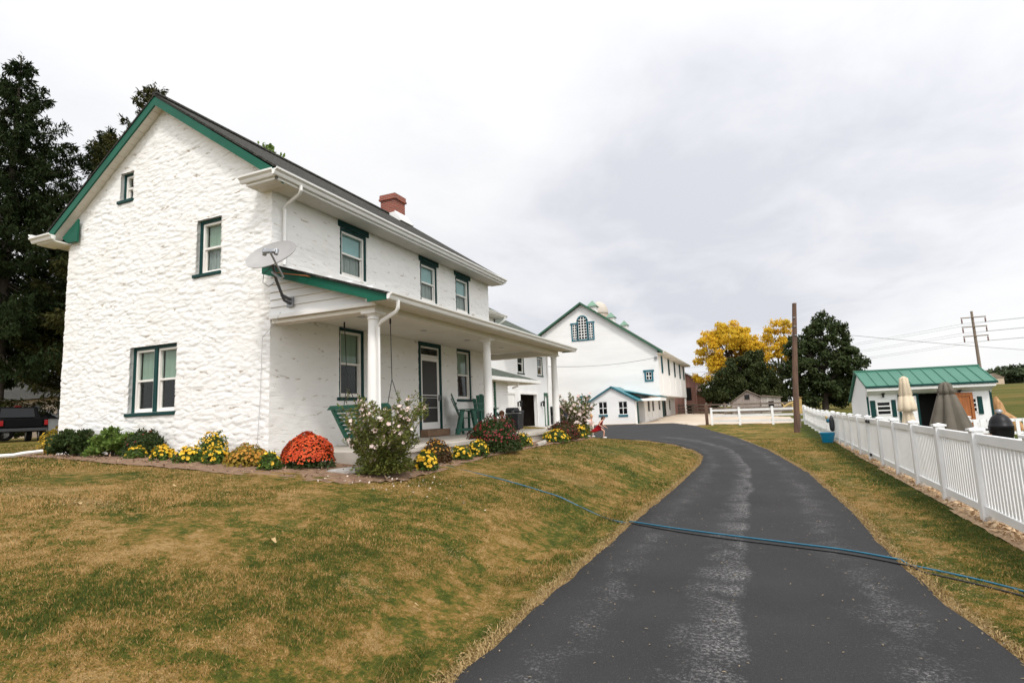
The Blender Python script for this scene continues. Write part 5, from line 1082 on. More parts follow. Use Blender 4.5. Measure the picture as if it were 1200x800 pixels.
parasol('narrow closed beige parasol tied in the middle, in front of the shed', 3.8, 19, -.15, [(.18, .85), (.165, 1.1), (.12, 1.38), (.10, 1.42), (.225, 1.46), (.21, 1.55), (.165, 1.85), (.13, 1.86), (.155, 1.90), (.115, 2.2), (.10, 2.36), (.02, 2.42)], 'canvas', 7, .12)
parasol('wide closed dark taupe parasol hanging like a bell by the fence', 3.99, 16, -.15, [(.40, .92), (.345, 1.15), (.25, 1.5), (.155, 1.84), (.11, 1.86), (.175, 1.89), (.13, 1.98), (.10, 2.09), (.03, 2.14)], 'taupe', 7, .22)
KX, KY, KS = 4.29, 14.0, .62
k = thing('kamado_grill', 'black egg-shaped kamado grill behind the white picket fence', 'grill', (KX, KY, -.15))
def kz(z): return .31 + z*.77
def kl(pr): return [(r_*KS, kz(z)) for r_, z in pr]
mb = MB(); mb.lathe(kl([(.16, .62), (.26, .72), (.305, .9), (.31, 1.02), (.318, 1.03), (.318, 1.06), (.01, 1.06)]), (KX, KY, -.1), 28); mb.build('bowl', M['kamado'], k, smooth='auto')
mb = MB(); mb.lathe(kl([(.318, 1.064), (.318, 1.09), (.305, 1.10), (.28, 1.2), (.21, 1.31), (.11, 1.38), (.06, 1.395)]), (KX, KY, -.1), 28); mb.build('lid', M['kamado'], k, smooth='auto')
mb = MB(); mb.lathe(kl([(.06, 1.395), (.06, 1.42), (.10, 1.425), (.10, 1.46), (.075, 1.49), (.03, 1.5)]), (KX, KY, -.1), 16); mb.build('chimney_cap', M['steel'], k, smooth='auto')
mb = MB(); mb.tube([(KX-.18, KY-.05, .98), (KX-.44, KY-.08, .99), (KX-.60, KY-.1, 1.0)], .02, 8); mb.build('handle', M['black'], k)
mb = MB(); mb.box(KX-.46, KX-.215, KY-.2, KY+.15, .78, .90); mb.build('side_shelf', M['wood'], k)
for a in range(4): mb = MB(); c_, s_ = math.cos(a*1.571+.78), math.sin(a*1.571+.78); mb.tube([(KX+.26*c_, KY+.26*s_, -.15), (KX+.15*c_, KY+.15*s_, .70)], .022, 6); mb.build('leg', M['black'], k)
t = thing('patio_table', 'grey patio table with a green-edged top half hidden by the fence below the beige parasol', 'table', (4.35, 18.3, -.15))
mb = MB(); mb.lathe([(.55, .70), (.56, .72), (.56, .745), (.53, .75)], (4.4, 18.4, .12), 24); mb.build('table_top', M['blackplastic'], t)
for a in range(4): mb = MB(); mb.tube([(4.4+.4*math.cos(a*1.571), 18.4+.4*math.sin(a*1.571), -.15), (4.4+.3*math.cos(a*1.571), 18.4+.3*math.sin(a*1.571), .82)], .02, 6); mb.build('leg', M['trim'], t)
t = thing('tree_stump', 'bleached orange-brown split log standing in the field beyond the low picket fence', 'log', (11.6, 36, -.1))
mb = MB(); mb.tube([(11.75, 36, -.15), (11.5, 36, .35), (11.2, 36, .7)], [.30, .24, .16], 9); mb.build('fallen_limb', M['log'], t, smooth='auto')
mb = MB(); mb.tube([(11.2, 36.1, -.1), (11.15, 36.1, .6), (11.05, 36.1, 1.2), (11.0, 36.1, 1.55)], [.2, .26, .2, .06], 9); mb.build('split_trunk', M['log'], t, smooth='auto')
# ------------------------------------------------------------------ barn
bn = thing('barn', 'huge white bank barn with green roof edges and an arched gable window', 'barn', (-16, 66, .3))
BXR, BXL, BYN, BYF, BAX, BAZ = -8.6, -23.6, 56.0, 78.0, -16.0, 12.72
zr = lambda x: BAZ - .72*(x-BAX) if x > BAX else BAZ - .62*(BAX-x)
BG = frame((0, BYN, 0), (1, 0, 0), (0, -1, 0))
mb = MB(); mb.prism([(BXL, .2), (-10.2, .2), (-10.2, 2.9), (BXR, 2.9), (BXR, zr(BXR)-.1), (BAX, BAZ-.1), (BXL, zr(BXL)-.1)], 'y', BYN, BYN+.3)
mb.prism([(BXL, .2), (-10.2, .2), (-10.2, 2.9), (BXR, 2.9), (BXR, zr(BXR)-.1), (BAX, BAZ-.1), (BXL, zr(BXL)-.1)], 'y', BYF-.3, BYF)
mb.box(BXL, BXL+.2, BYN+.3, BYF-.3, .2, zr(BXL)-.1)
mb.build('gable_wall', M['barnwhite'], bn)
mb = MB(); mb.box(BXR-.2, BXR, BYN+.3, BYF-.3, 2.9, zr(BXR)-.05); mb.box(-10.2, BXR-.2, BYN+.3, BYF-.3, 2.9, 3.05); mb.build('forebay_wall', M['barnboards'], bn)
mb = MB(); mb.prism([(BAX, BAZ+.12), (BXR+.55, zr(BXR+.55)+.12), (BXR+.55, zr(BXR+.55)), (BAX, BAZ), (BXL-.5, zr(BXL-.5)), (BXL-.5, zr(BXL-.5)+.12)], 'y', BYN-.35, BYF+.5)
br = mb.build('roof', M['gshingle'], bn)
mb = MB()
for xe in (BXR+.57, BXL-.52): mb.prism([(BAX, BAZ+.13), (xe, zr(xe)+.13), (xe, zr(xe)-.10), (BAX, BAZ-.10)], 'y', BYN-.42, BYN-.352)
mb.build('rake_board', M['barngreen'], br)
mb = MB(); mb.box(BXR, BXR+.55, BYN-.3, BYF+.4, zr(BXR+.55)-.06, zr(BXR+.55)-.01); mb.prism([(BXR+.56+a*1.5, zr(BXR+.55)-.05+b*1.5) for a, b in GP], 'y', BYN-.4, BYF+.6); mb.build('eave_gutter', M['cream'], br)
for x, y, s in ((-16, 60.6, 1.0), (-16, 69.3, 1.0), (-16, 77.0, 1.0)):
    mb = MB(); mb.box(x-.45, x+.45, y-.45, y+.45, 12.3, 13.10); cu = mb.build('cupola', M['white'], bn)
    mb = MB(); mb.add([(x-.62, y-.62, 13.101), (x+.62, y-.62, 13.101), (x+.62, y+.62, 13.101), (x-.62, y+.62, 13.101), (x, y, 13.85)], [(0, 1, 4), (1, 2, 4), (2, 3, 4), (3, 0, 4), (0, 3, 2, 1)]); mb.build('cupola_roof', mat('pale_green_tin', (.16, .28, .20), .6, var=.2), cu)
    mb = MB()
    for k in range(4): mb.box(x-.36, x+.36, y-.46, y-.451, 12.45+.16*k, 12.53+.16*k)
    mb.build('louvre', M['cream'], cu)
def grid_window(parent, fr, u0, u1, z0, z1, nu, nz, trim, arch=False, name='window', t=.1):
    mb = MB(fr); 
    mb.box(u0-t, u0, .002, .07, z0-t, z1+t); mb.box(u1, u1+t, .002, .07, z0-t, z1+t); mb.box(u0, u1, .002, .07, z0-t, z0)
    R_ = (u1-u0)/2; c = (u0+u1)/2
    if not arch: mb.box(u0-t*1.6, u1+t*1.6, .002, .09, z1+t*.2, z1+t*1.3)
    else:
        k = 14
        for i in range(k):
            a, b = math.pi*i/k, math.pi*(i+1)/k
            P = [(c+R_*math.cos(a), z1+R_*math.sin(a)), (c+(R_+t)*math.cos(a), z1+(R_+t)*math.sin(a)), (c+(R_+t)*math.cos(b), z1+(R_+t)*math.sin(b)), (c+R_*math.cos(b), z1+R_*math.sin(b))]
            mb.hexa([(p[0], .002, p[1]) for p in P] + [(p[0], .07, p[1]) for p in P])
    w = mb.build(name, M[trim], parent)
    mb = MB(fr)
    if arch:
        k = 14; mb.prism([(u0, z0), (u1, z0)] + [(c+R_*math.cos(math.pi*i/k), z1+R_*math.sin(math.pi*i/k)) for i in range(k+1)], 'y', .003, .012)
    else: mb.box(u0, u1, .003, .012, z0, z1)
    mb.build('pane', M['carglass'], w)
    mb = MB(fr); q = .035; zt = z1+(R_*.98 if arch else 0)
    for i in range(nu+1):
        u = u0+(u1-u0)*i/nu; h = z1 if not arch else z1+math.sqrt(max(0, R_*R_-(u-c)**2)); mb.box(max(u0, u-q), min(u1, u+q), .013, .035, z0, h)
    n_ = nz
    for i in range(n_+1):
        z = z0+(zt-z0)*i/n_; hw = R_ if z <= z1 else math.sqrt(max(0, R_*R_-(z-z1)**2))
        if hw > .05: mb.box(c-hw, c+hw, .013, .0345, max(z0, z-q), z+q)
    mb.build('muntins', M['white'], w); return w
vw = grid_window(bn, BG, -16.42, -15.52, 9.0, 10.9, 3, 8, 'teal', True, 'arched_window', .14)
grid_window(bn, BG, -17.05, -16.60, 9.0, 10.6, 2, 6, 'teal', t=.13); grid_window(bn, BG, -15.32, -14.88, 9.0, 10.6, 2, 6, 'teal', t=.13)
grid_window(bn, BG, -9.82, -9.30, 4.45, 5.2, 2, 2, 'teal', t=.16)
grid_window(bn, BG, -16.4, -15.8, 2.0, 3.05, 3, 4, 'teal', t=.14)
for y in (58.2, 62.9, 67.6, 72.3, 76.2):
    mb = MB(); mb.box(BXR+.002, BXR+.07, y-.36, y+.36, 5.15, 6.85); lv = mb.build('louvred_shutter', M['teal'] if y < 60 else M['trim'], bn)
    mb = MB()
    for k in range(9): mb.hexa([(BXR+.072, y-.3, 5.22+.18*k), (BXR+.11, y-.3, 5.22+.18*k), (BXR+.11, y+.3, 5.22+.18*k), (BXR+.072, y+.3, 5.22+.18*k), (BXR+.072, y-.3, 5.34+.18*k), (BXR+.08, y-.3, 5.34+.18*k), (BXR+.08, y+.3, 5.34+.18*k), (BXR+.072, y+.3, 5.34+.18*k)])
    mb.build('louvre', M['trim'], lv)
    mb = MB(); mb.box(BXR+.002, BXR+.05, y-.05, y+.05, 3.1, 5.0); mb.build('batten', M['white'], bn)
LW = frame((-10.2, 0, 0), (0, 1, 0), (1, 0, 0))
dh = [(57.6, 58.9, 1.4, 2.5), (60.2, 61.5, 1.4, 2.5), (64.3, 65.6, 1.5, 2.6), (68.2, 70.2, .2, 2.6), (72.4, 73.8, 1.4, 2.6)]
mb = MB(); plain_wall(mb, LW, BYN+.3, BYF-.3, .2, 2.9, dh, .04); mb.build('stable_wall', M['barnboards'], bn)
mb = MB(); mb.box(-10.40, -10.26, BYN+.4, BYF-.4, .3, 2.88); mb.build('dark_interior', M['dark'], bn)  # near-black board close behind the wall paints the shade in the openings
for a, b, c, d_ in dh[:3] + dh[4:]:
    mb = MB(LW); mb.box(a-.1, b+.1, .003, .05, .55, 1.38); mb.box(a-.1, a, .003, .05, 1.38, 2.7); mb.box(b, b+.1, .003, .05, 1.38, 2.7); mb.build('half_door', M['white'], bn)
mb = MB(LW); mb.box(67.2, 68.2, .003, .07, .35, 2.7); mb.build('stable_door', M['trim'], bn)
for y in (77.2,): mb = MB(); mb.box(BXR-.22, BXR-.02, y-.1, y+.1, .2, 2.9); mb.build('forebay_post', M['white'], bn)
# milk house
mh = thing('milk_house', 'low white milk house with teal roof edges and two four-pane windows', 'outbuilding', (-12.4, 54, .3))
MY = 52.0; MF = frame((0, MY, 0), (1, 0, 0), (0, -1, 0)); mhole = [(-13.72, -12.9, 1.28, 2.45), (-11.85, -11.02, 1.22, 2.42)]
mb = MB(); plain_wall(mb, MF, -14.5, -10.35, .1, 2.5, mhole, .2); mb.prism([(-14.5, 2.5), (-10.35, 2.5), (-12.4, 3.74)], 'y', MY, MY+.2); mb.box(-14.5, -14.3, MY+.2, 56, .1, 2.5); mb.box(-10.55, -10.35, MY+.2, 53.6, .1, 2.4); mb.build('wall', M['barnwhite'], mh)
mb = MB(); mb.prism([(-12.4, 3.86), (-14.75, 2.47), (-14.75, 2.40), (-12.4, 3.79), (-10.0, 2.42), (-10.0, 2.49)], 'y', MY-.15, 55.9)
mb.hexa([(-11.9, 53.2, 3.45), (-8.45, 55.2, 2.72), (-8.45, 59.0, 2.72), (-12.2, 55.9, 3.60), (-11.9, 53.2, 3.52), (-8.45, 55.2, 2.79), (-8.45, 59.0, 2.79), (-12.2, 55.9, 3.67)])
mr = mb.build('roof', M['tealmetal'], mh)
mb = MB()
for s, xe in ((-1, -14.77), (1, -9.98)): mb.prism([(-12.4, 3.87), (xe, 2.48), (xe, 2.33), (-12.4, 3.72)], 'y', MY-.20, MY-.152)
mb.build('rake_board', M['teal'], mr)
mb = MB(); mb.hexa([(-10.3, 53.9, 2.42), (-8.5, 55.15, 2.40), (-8.5, 58.9, 2.40), (-10.2, 58.9, 2.42), (-10.3, 53.9, 2.6), (-8.5, 55.15, 2.70), (-8.5, 58.9, 2.70), (-10.2, 58.9, 2.6)]); mb.build('canopy_underside', M['white'], mr)
for a, b, c, d_ in mhole:
    mb = MB(MF); t_ = .05; mb.box(a, a+t_, -.12, -.04, c, d_); mb.box(b-t_, b, -.12, -.04, c, d_); mb.box(a+t_, b-t_, -.12, -.04, c, c+t_); mb.box(a+t_, b-t_, -.12, -.04, d_-t_, d_); m_ = (a+b)/2; mb.box(m_-.03, m_+.03, -.12, -.045, c+t_, d_-t_); z_ = (c+d_)/2; mb.box(a+t_, m_-.03, -.12, -.045, z_-.03, z_+.03); mb.box(m_+.03, b-t_, -.12, -.045, z_-.03, z_+.03)
    w = mb.build('window', M['white'], mh)
    mb = MB(MF); mb.box(a+t_, b-t_, -.10, -.09, c+t_, d_-t_); mb.build('pane', M['carglass'], w)
    mb = MB(MF); mb.box(a-.02, b+.02, .002, .05, c-.20, c-.003); mb.build('sill', M['teal'], w)
mb = MB(); mb.box(-10.36, -10.3, 52.9, 53.5, .35, 2.3); mb.build('door', M['trim'], mh)
mb = MB(); mb.box(-14.5, -10.3, MY-.5, MY-.002, .2, .36); mb.build('footing', M['edge'], mh)
# silo
sl = thing('silo', 'concrete stave silo with a pale dome rising behind the barn roof', 'silo', (-22.2, 88, .6))
mb = MB(); mb.lathe([(1.4, 0), (1.4, 16.4)], (-22.2, 88, .5), 28); mb.build('staves', M['silo'], sl, smooth='auto')
mb = MB(); mb.lathe([(1.46, 16.41), (1.46, 16.7), (1.4, 17.2), (1.18, 17.8), (.78, 18.25), (.3, 18.5), (.02, 18.54)], (-22.2, 88, .5), 28); mb.build('dome', M['dome'], sl, smooth=True)
mb = MB()
for k in range(28): a = 2*math.pi*k/28; mb.tube([(-22.2+1.43*math.cos(a), 88+1.43*math.sin(a), 12), (-22.2+1.43*math.cos(a), 88+1.43*math.sin(a), 16.9)], .05, 4)
mb.build('hoop_ribs', M['silo'], sl)
# red barn
rb = thing('red_barn', 'faded red wooden barn beyond the white barn', 'barn', (-12, 90, .6))
mb = MB(); mb.prism([(-19, .4), (-8.0, .4), (-8.0, 5.6), (-13.5, 9.0), (-19, 5.6)], 'y', 84, 98); mb.build('wall', M['redboards'], rb)
mb = MB(); mb.prism([(-13.5, 9.25), (-7.2, 5.35), (-7.2, 5.2), (-13.5, 9.1), (-19.8, 5.2), (-19.8, 5.35)], 'y', 83.4, 98.6); mb.build('roof', M['greymetal'], rb)
mb = MB(); mb.box(-9.3, -8.6, 83.95, 83.998, 2.6, 4.4); mb.box(-9.3, -8.7, 83.95, 83.998, .5, 1.9); mb.build('opening', M['dark'], rb)
mb = MB(); mb.prism([(-8.0, .4), (-5.9, .4), (-5.9, 3.0), (-8.0, 3.9)], 'y', 86, 96); mb.build('lean_to', M['redboards'], rb)
mb = MB(); mb.prism([(-7.9, 4.05), (-5.5, 3.0), (-5.5, 2.9), (-7.9, 3.95)], 'y', 85.6, 96.4); mb.build('lean_to_roof', M['greymetal'], rb)
# grey shed
gs = thing('wooden_shed', 'small weathered grey board shed with a lean-to below the trees', 'shed', (0, 69, .7))
mb = MB(); mb.prism([(-2.75, .5), (.3, .5), (.3, 2.35), (-1.05, 3.15), (-2.75, 1.95)], 'y', 68, 72); mb.build('wall', M['oldwood'], gs)
mb = MB(); mb.prism([(-1.05, 3.28), (-2.95, 1.92), (-2.95, 1.84), (-1.05, 3.18), (.4, 2.4), (.4, 2.5)], 'y', 67.8, 72.2); mb.build('roof', M['greywood'], gs)
mb = MB(); mb.prism([(.3, .5), (2.25, .5), (2.25, 2.28), (.3, 2.52)], 'y', 68.15, 71.8); lt = mb.build('lean_to', boards_mat('pale_boards', (.50, .46, .42), (.30, .26, .22), .22, 'X', .5), gs)
mb = MB(); mb.prism([(.42, 2.64), (2.42, 2.38), (2.42, 2.28), (.42, 2.54)], 'y', 67.95, 72); mb.build('lean_to_roof', M['greywood'], gs)
mb = MB(); mb.box(-1.35, -.85, 67.93, 67.998, 2.25, 2.75); mb.build('loft_opening', M['dark'], gs)
mb = MB(); mb.box(1.0, 1.55, 68.08, 68.148, 1.2, 1.95); mb.build('window', M['dark'], gs)
# old paddock fence + dark post
pf = thing('paddock_fence', 'old brown board paddock fence between the grey shed and the barn', 'fence', (-5, 66, .7))
pts = [(-10.0, 80), (-7.6, 75), (-5.6, 70), (-3.4, 66), (.2, 64.8), (3.4, 64)]
for x, y in pts: mb = MB(); mb.box(x-.09, x+.09, y-.09, y+.09, hgt(x, y)-.1, hgt(x, y)+1.35); mb.build('post', M['railwood'], pf)
for (xa, ya), (xb, yb) in zip(pts, pts[1:]):
    for z in (.25, .65, 1.05):
        za, zb = hgt(xa, ya)+z, hgt(xb, yb)+z
        mb = MB(); mb.hexa([(xa, ya-.13, za), (xb, yb-.13, zb), (xb, yb-.092, zb), (xa, ya-.092, za), (xa, ya-.13, za+.17), (xb, yb-.13, zb+.17), (xb, yb-.092, zb+.17), (xa, ya-.092, za+.17)]); mb.build('rail', M['railwood'], pf)
mb = MB(); mb.box(-3.88, -3.66, 46.5, 46.72, .1, 1.75); o = mb.build('gate_post', M['polewood'], bevel=.02); tag(o, 'dark brown square gate post left of the white rail fence', 'post')

# ------------------------------------------------------------------ poles and wires
o = thing('utility_pole', 'tall bare brown wooden pole standing on the grass inside the fence corner', 'pole', (1.83, 35.5, 0))
mb = MB(); mb.tube([(1.83, 35.5, -.1), (2.05, 35.5, 3.5), (2.36, 35.5, 7.22)], [.165, .145, .115], 12); mb.build('shaft', M['polewood'], o, smooth='auto')
mb = MB(); mb.lathe([(.122, -.015), (.122, .02), (.05, .05)], (2.362, 35.5, 7.23), 10); mb.build('cap', M['greywood'], o)
mb = MB()
for z in (5.4, 5.9, 6.4): mb.box(2.20, 2.34, 35.33, 35.37, z, z+.05)
mb.build('bracket', M['steel'], o)
o = thing('nest_box', 'small tan wooden nest box beside the brown pole', 'box', (2.35, 40, .1))
mb = MB(); mb.box(2.14, 2.50, 40, 40.35, .95, 1.95); mb.build('body', M['paleyellow'], o, bevel=.02); mb = MB(); mb.box(2.10, 2.54, 39.95, 40.4, 1.96, 2.0); mb.build('lid', M['log'], o); mb = MB(); mb.box(2.28, 2.36, 40.1, 40.2, 0, .95); mb.build('post', M['greywood'], o)
o = thing('fallen_branch', 'pale bare fallen branch left of the brown pole in front of the trees', 'branch', (3.1, 62, .5))
mb = MB(); mb.tube([(2.0, 62, 1.0), (2.35, 62, 1.35), (2.8, 62, 1.6), (3.3, 62, 1.75)], [.05, .10, .12, .08], 8); mb.tube([(2.35, 62, 1.35), (2.1, 62, 1.7)], [.06, .02], 6); mb.tube([(3.0, 62, 1.66), (3.1, 62, .5)], [.09, .09], 6); mb.build('limb', M['paleyellow'], o, smooth='auto')
ep = thing('transmission_pole', 'tall grey transmission pole with three crossarms standing in the field', 'pole', (28.4, 97, 1.1))
mb = MB(); T0 = Vector((28.4, 97, 1.0)); T1 = Vector((28.35, 97, 13.3)); mb.tube([T0, T0.lerp(T1, .5), T1], [.24, .2, .15], 10); mb.build('shaft', M['greywood'], ep, smooth='auto')
att = []
for z in (12.35, 11.05, 9.75):
    mb = MB(); mb.box(26.95, 29.8, 96.72, 96.83, z, z+.13); ca = mb.build('crossarm', M['greywood'], ep)
    for x in (27.05, 29.7): mb = MB(); mb.tube([(x, 96.78, z), (x, 96.78, z-.12)], .03, 6); mb.lathe([(.05, 0), (.11, -.1), (.06, -.14), (.11, -.24), (.06, -.28), (.11, -.38), (.06, -.42), (.11, -.52), (.05, -.62)], (x, 96.78, z-.1), 8); mb.build('insulator', mat('brown_porcelain', (.16, .075, .05), .4, var=.2) if 'brown_porcelain' not in bpy.data.materials else bpy.data.materials['brown_porcelain'], ca); att.append((x, 96.78, z-.72))
def wire(a, b, sag, r, label, group=None):
    a, b = Vector(a), Vector(b); P = [a.lerp(b, i/24) - Vector((0, 0, sag*4*(i/24)*(1-i/24))) for i in range(25)]
    mb = MB(); mb.tube(P, r, 4); o = mb.build('overhead_wire', M['wire']); tag(o, label, 'wire', group)
for i, (x, y, z) in enumerate(att):
    wire((x, y, z), (x+75, y-38, z+3), 1.2, .018, 'thin transmission wire running right from the tall grey pole', 'transmission wires in the sky')
    wire((x, y, z), (x-90, y+95, z+4), 2.5, .014, 'faint transmission wire running left from the tall grey pole', 'transmission wires in the sky')
wire((7.2, 71.5, 9.35), (47, 108.8, 6.68), .25, .022, 'dark power line from the dark right-hand tree past the tall grey pole')
wire((-8.62, 55.6, 6.55), (-18.8, 45, 5.9), .5, .02, 'service wire drooping across the white barn gable from its right corner')
mb = MB(); mb.box(-8.9, -8.65, 55.85, 55.998, 6.4, 6.65); mb.build('wire_bracket', M['steel'], bn)

# ------------------------------------------------------------------ trees
def clumps(cents, rad, per, size, flat=.75):
    cents = np.asarray(cents); n = len(cents)*per
    d = unit(rng.normal(size=(n, 3))); q = rng.random(n)**.45
    C_ = np.repeat(cents, per, 0); R_ = np.repeat(np.asarray(rad), per)[:, None]
    P = C_ + d*q[:, None]*R_*np.array([1, 1, flat]); return P, d, size*rng.uniform(.6, 1.3, n)
def broadleaf(name, label, x, y, z, trunk_h, lobes, leafm, ncl, per, ls, crad, group, seed, limb_r=.3, gap=.0):
    """lobes: list of (dx,dy,dz,rx,ry,rz)"""
    r = random.Random(seed); t = thing(name, label, 'tree', (x, y, z), 0, group)
    mb = MB(); mb.tube([(0, 0, -.3), (.05, 0, trunk_h*.5), (0, .05, trunk_h)], [limb_r*1.25, limb_r, limb_r*.85], 10)
    cents = []; rads = []
    vol = [a[3]*a[4]*a[5] for a in lobes]; tot = sum(v**.67 for v in vol)
    for L, v in zip(lobes, vol):
        c = Vector(L[:3]); k = max(3, int(ncl*v**.67/tot))
        main = [Vector((0, 0, trunk_h*.8)), Vector((c.x*.45, c.y*.45, trunk_h*.5+c.z*.5)), c]; mb.tube(main, [limb_r*.7, limb_r*.45, limb_r*.12], 7)
        for i in range(k):
            while True:
                d = Vector((r.gauss(0, 1), r.gauss(0, 1), r.gauss(0, 1))).normalized()
                if d.z > -.75: break
            q = r.uniform(.55, 1.0); wob = 1+.22*mnoise.noise(Vector((d.x*2+seed, d.y*2, d.z*2)))
            p = c + Vector((d.x*L[3], d.y*L[4], d.z*L[5]))*q*wob
            if r.random() < gap: continue
            cents.append(tuple(p)); rads.append(crad*r.uniform(.55, 1.25))
            if i % 2 == 0: mb.tube([main[1].lerp(c, r.random()), (c+p)/2 + Vector((0, 0, .2)), p], [limb_r*.2, limb_r*.12, limb_r*.04], 5)
    mb.build('trunk', M['bark'], t, world=False, smooth='auto')
    P, d, s = clumps(cents, rads, per, ls)
    npmesh('crown', *leaf_geo(P, s, aspect=.75, normal=d*.8+np.array([0, 0, .5]), jitter=1.0), M[leafm], t, world=False)
GT = 'trees behind the grey shed'
broadleaf('yellow_tree', 'big rounded tree in golden yellow autumn leaf, the left and fuller of the two', -2.6, 79, .8, 4.5, [(-.6, 0, 8.0, 4.2, 3.5, 3.6), (-2.6, -.5, 5.5, 2.5, 2.5, 2.6), (1.4, .3, 7.4, 2.2, 2.5, 3.0), (-.2, .2, 9.8, 2.8, 2.4, 1.9), (2.9, .3, 6.6, 1.8, 2, 2.4)], 'ayel', 210, 150, .24, .72, GT, 3, gap=.12)
broadleaf('yellow_tree', 'sparser yellow autumn tree with bare limbs showing, close behind the brown pole', 3.0, 82, .8, 5, [(-.3, 0, 9.5, 1.9, 2, 2.6), (.9, 0, 6.8, 1.4, 1.6, 2.2), (1.0, 0, 10.6, 1.6, 1.6, 1.2), (-1.4, 0, 7.6, 1.7, 1.8, 2.4)], 'ayel', 66, 95, .24, .66, GT, 9, .22, gap=.22)
broadleaf('cedar_tree', 'dark green bushy cedar in front of the yellow tree', -1.3, 74, .8, 1.2, [(0, 0, 3.0, 5.0, 3, 2.4), (-2.2, 0, 2.0, 2.9, 2.6, 1.9), (2.4, 0, 2.4, 2.5, 2.6, 2.0), (.4, 0, 5.0, 3.2, 2.4, 1.9), (1.2, 0, 6.2, 1.7, 1.5, 1.1)], 'cedar', 300, 150, .22, .70, GT, 5, .3)
broadleaf('maple_tree', 'tall dark green maple right of the brown pole', 7.0, 74, .6, 3, [(0, 0, 1.6, 3.5, 2.6, 1.5), (0, 0, 5.0, 3.9, 3.2, 3.6), (.9, 0, 8.6, 2.2, 2.0, 2.4), (-1.6, 0, 7.0, 1.9, 1.8, 2.0), (2.6, 0, 4.6, 2.0, 2, 2.4), (-2.6, 0, 3.6, 1.5, 2, 2.6), (.4, 0, 2.2, 3.4, 2.8, 1.7), (3.6, 0, 3.8, 1.2, 1.3, 1.4)], 'maple', 330, 130, .25, .62, GT, 12, .32, gap=.03)
def spruce(name, label, x, y, z, h, rb, m, seed, sparse=1.0, drop=.30, ls=.24, z0=4.2):
    r = random.Random(seed); t = thing(name, label, 'tree', (x, y, z), 0, 'conifers left of the house')
    mb = MB(); mb.tube([(0, 0, -.3), (0, 0, h*.5), (0, 0, h)], [.42, .25, .03], 10)
    P = []; D = []; Sz = []
    zc = z0
    while zc < h-.3:
        f = 1-zc/h; L0 = rb*(f**.78)
        nb = max(3, int((6 if zc < h*.8 else 4)*sparse))
        a0 = r.uniform(0, 6.28)
        for i in range(nb):
            a = a0 + 2*math.pi*i/nb + r.gauss(0, .3); L = L0*r.choice((.5, .75, 1.0, 1.2))*r.uniform(.85, 1.12)+.25; ca, sa = math.cos(a), math.sin(a)
            pts = []; K = 8; zj = zc + r.gauss(0, .15)
            for k in range(K+1):
                s = k/K; pts.append(Vector((ca*L*s, sa*L*s, zj - L*drop*math.sin(s*math.pi*.62) + L*.22*s*s)))
            mb.tube(pts, [.055*(1-.85*k/K)*(L/rb+.3) for k in range(K+1)], 5, cap=False)
            ns = int(L*38*(.7 + .5*r.random()))
            for j in range(ns):
                s = r.uniform(.12, 1.0)**.8; k = min(K-1, int(s*K)); p = pts[k].lerp(pts[k+1], s*K-k)
                sd = r.choice((-1, 1)); w = (1-s*.6)*L*.15*r.random()
                hang = r.random()**1.6
                p2 = p + Vector((-sa*sd*w, ca*sd*w, .05-.62*hang*(1-.45*s)*(.5+.06*L)))
                for _ in range(4):
                    P.append((p2.x+r.gauss(0, .06), p2.y+r.gauss(0, .06), p2.z+r.gauss(0, .07))); D.append((ca*.4-sa*sd*.35, sa*.4+ca*sd*.35, -.9 if hang > .2 else .25)); Sz.append(ls*r.uniform(.55, 1.3))
        zc += .72*r.uniform(.7, 1.35)*(1 if zc < h*.75 else .8)
    for j in range(60): P.append((r.gauss(0, .12), r.gauss(0, .12), h-r.random()*1.6)); D.append((r.gauss(0, .5), r.gauss(0, .5), 1)); Sz.append(ls)
    mb.build('trunk', M['bark'], t, world=False, smooth='auto')
    npmesh('crown', *leaf_geo(np.array(P), np.array(Sz), aspect=.30, axis=unit(np.array(D)), jitter=.6), M[m], t, world=False)
spruce('spruce_tree', 'tallest drooping dark spruce at the left edge of the picture', -41.6, 18.8, 1.2, 24.6, 8.8, 'needle', 4, 1.55, z0=5.4)
spruce('spruce_tree', 'second dark spruce between the tall one and the house gable', -40.9, 24.0, 1.2, 22.0, 7.4, 'needle', 14, 1.5, z0=5.4)
spruce('pine_tree', 'rusty-green conifer rising behind the roof peak of the stone house', -36.9, 24.4, 1.2, 24.4, 8.6, 'needle2', 21, 1.7)
spruce('spruce_tree', 'lower dark spruce filling the gap behind the black pickup', -46.0, 28.5, 1.2, 15.0, 7.5, 'needle', 33, 1.6, z0=5.2)
broadleaf('broadleaf_tree', 'small leafy treetop peeping over the dark shingled roof', -26.2, 24.2, 1.1, 9, [(0, 0, 15.2, 1.3, 1.3, 2.0), (.9, .4, 14.0, 1.3, 1.2, 1.4)], 'leafl', 60, 80, .30, .6, None, 17, .2)
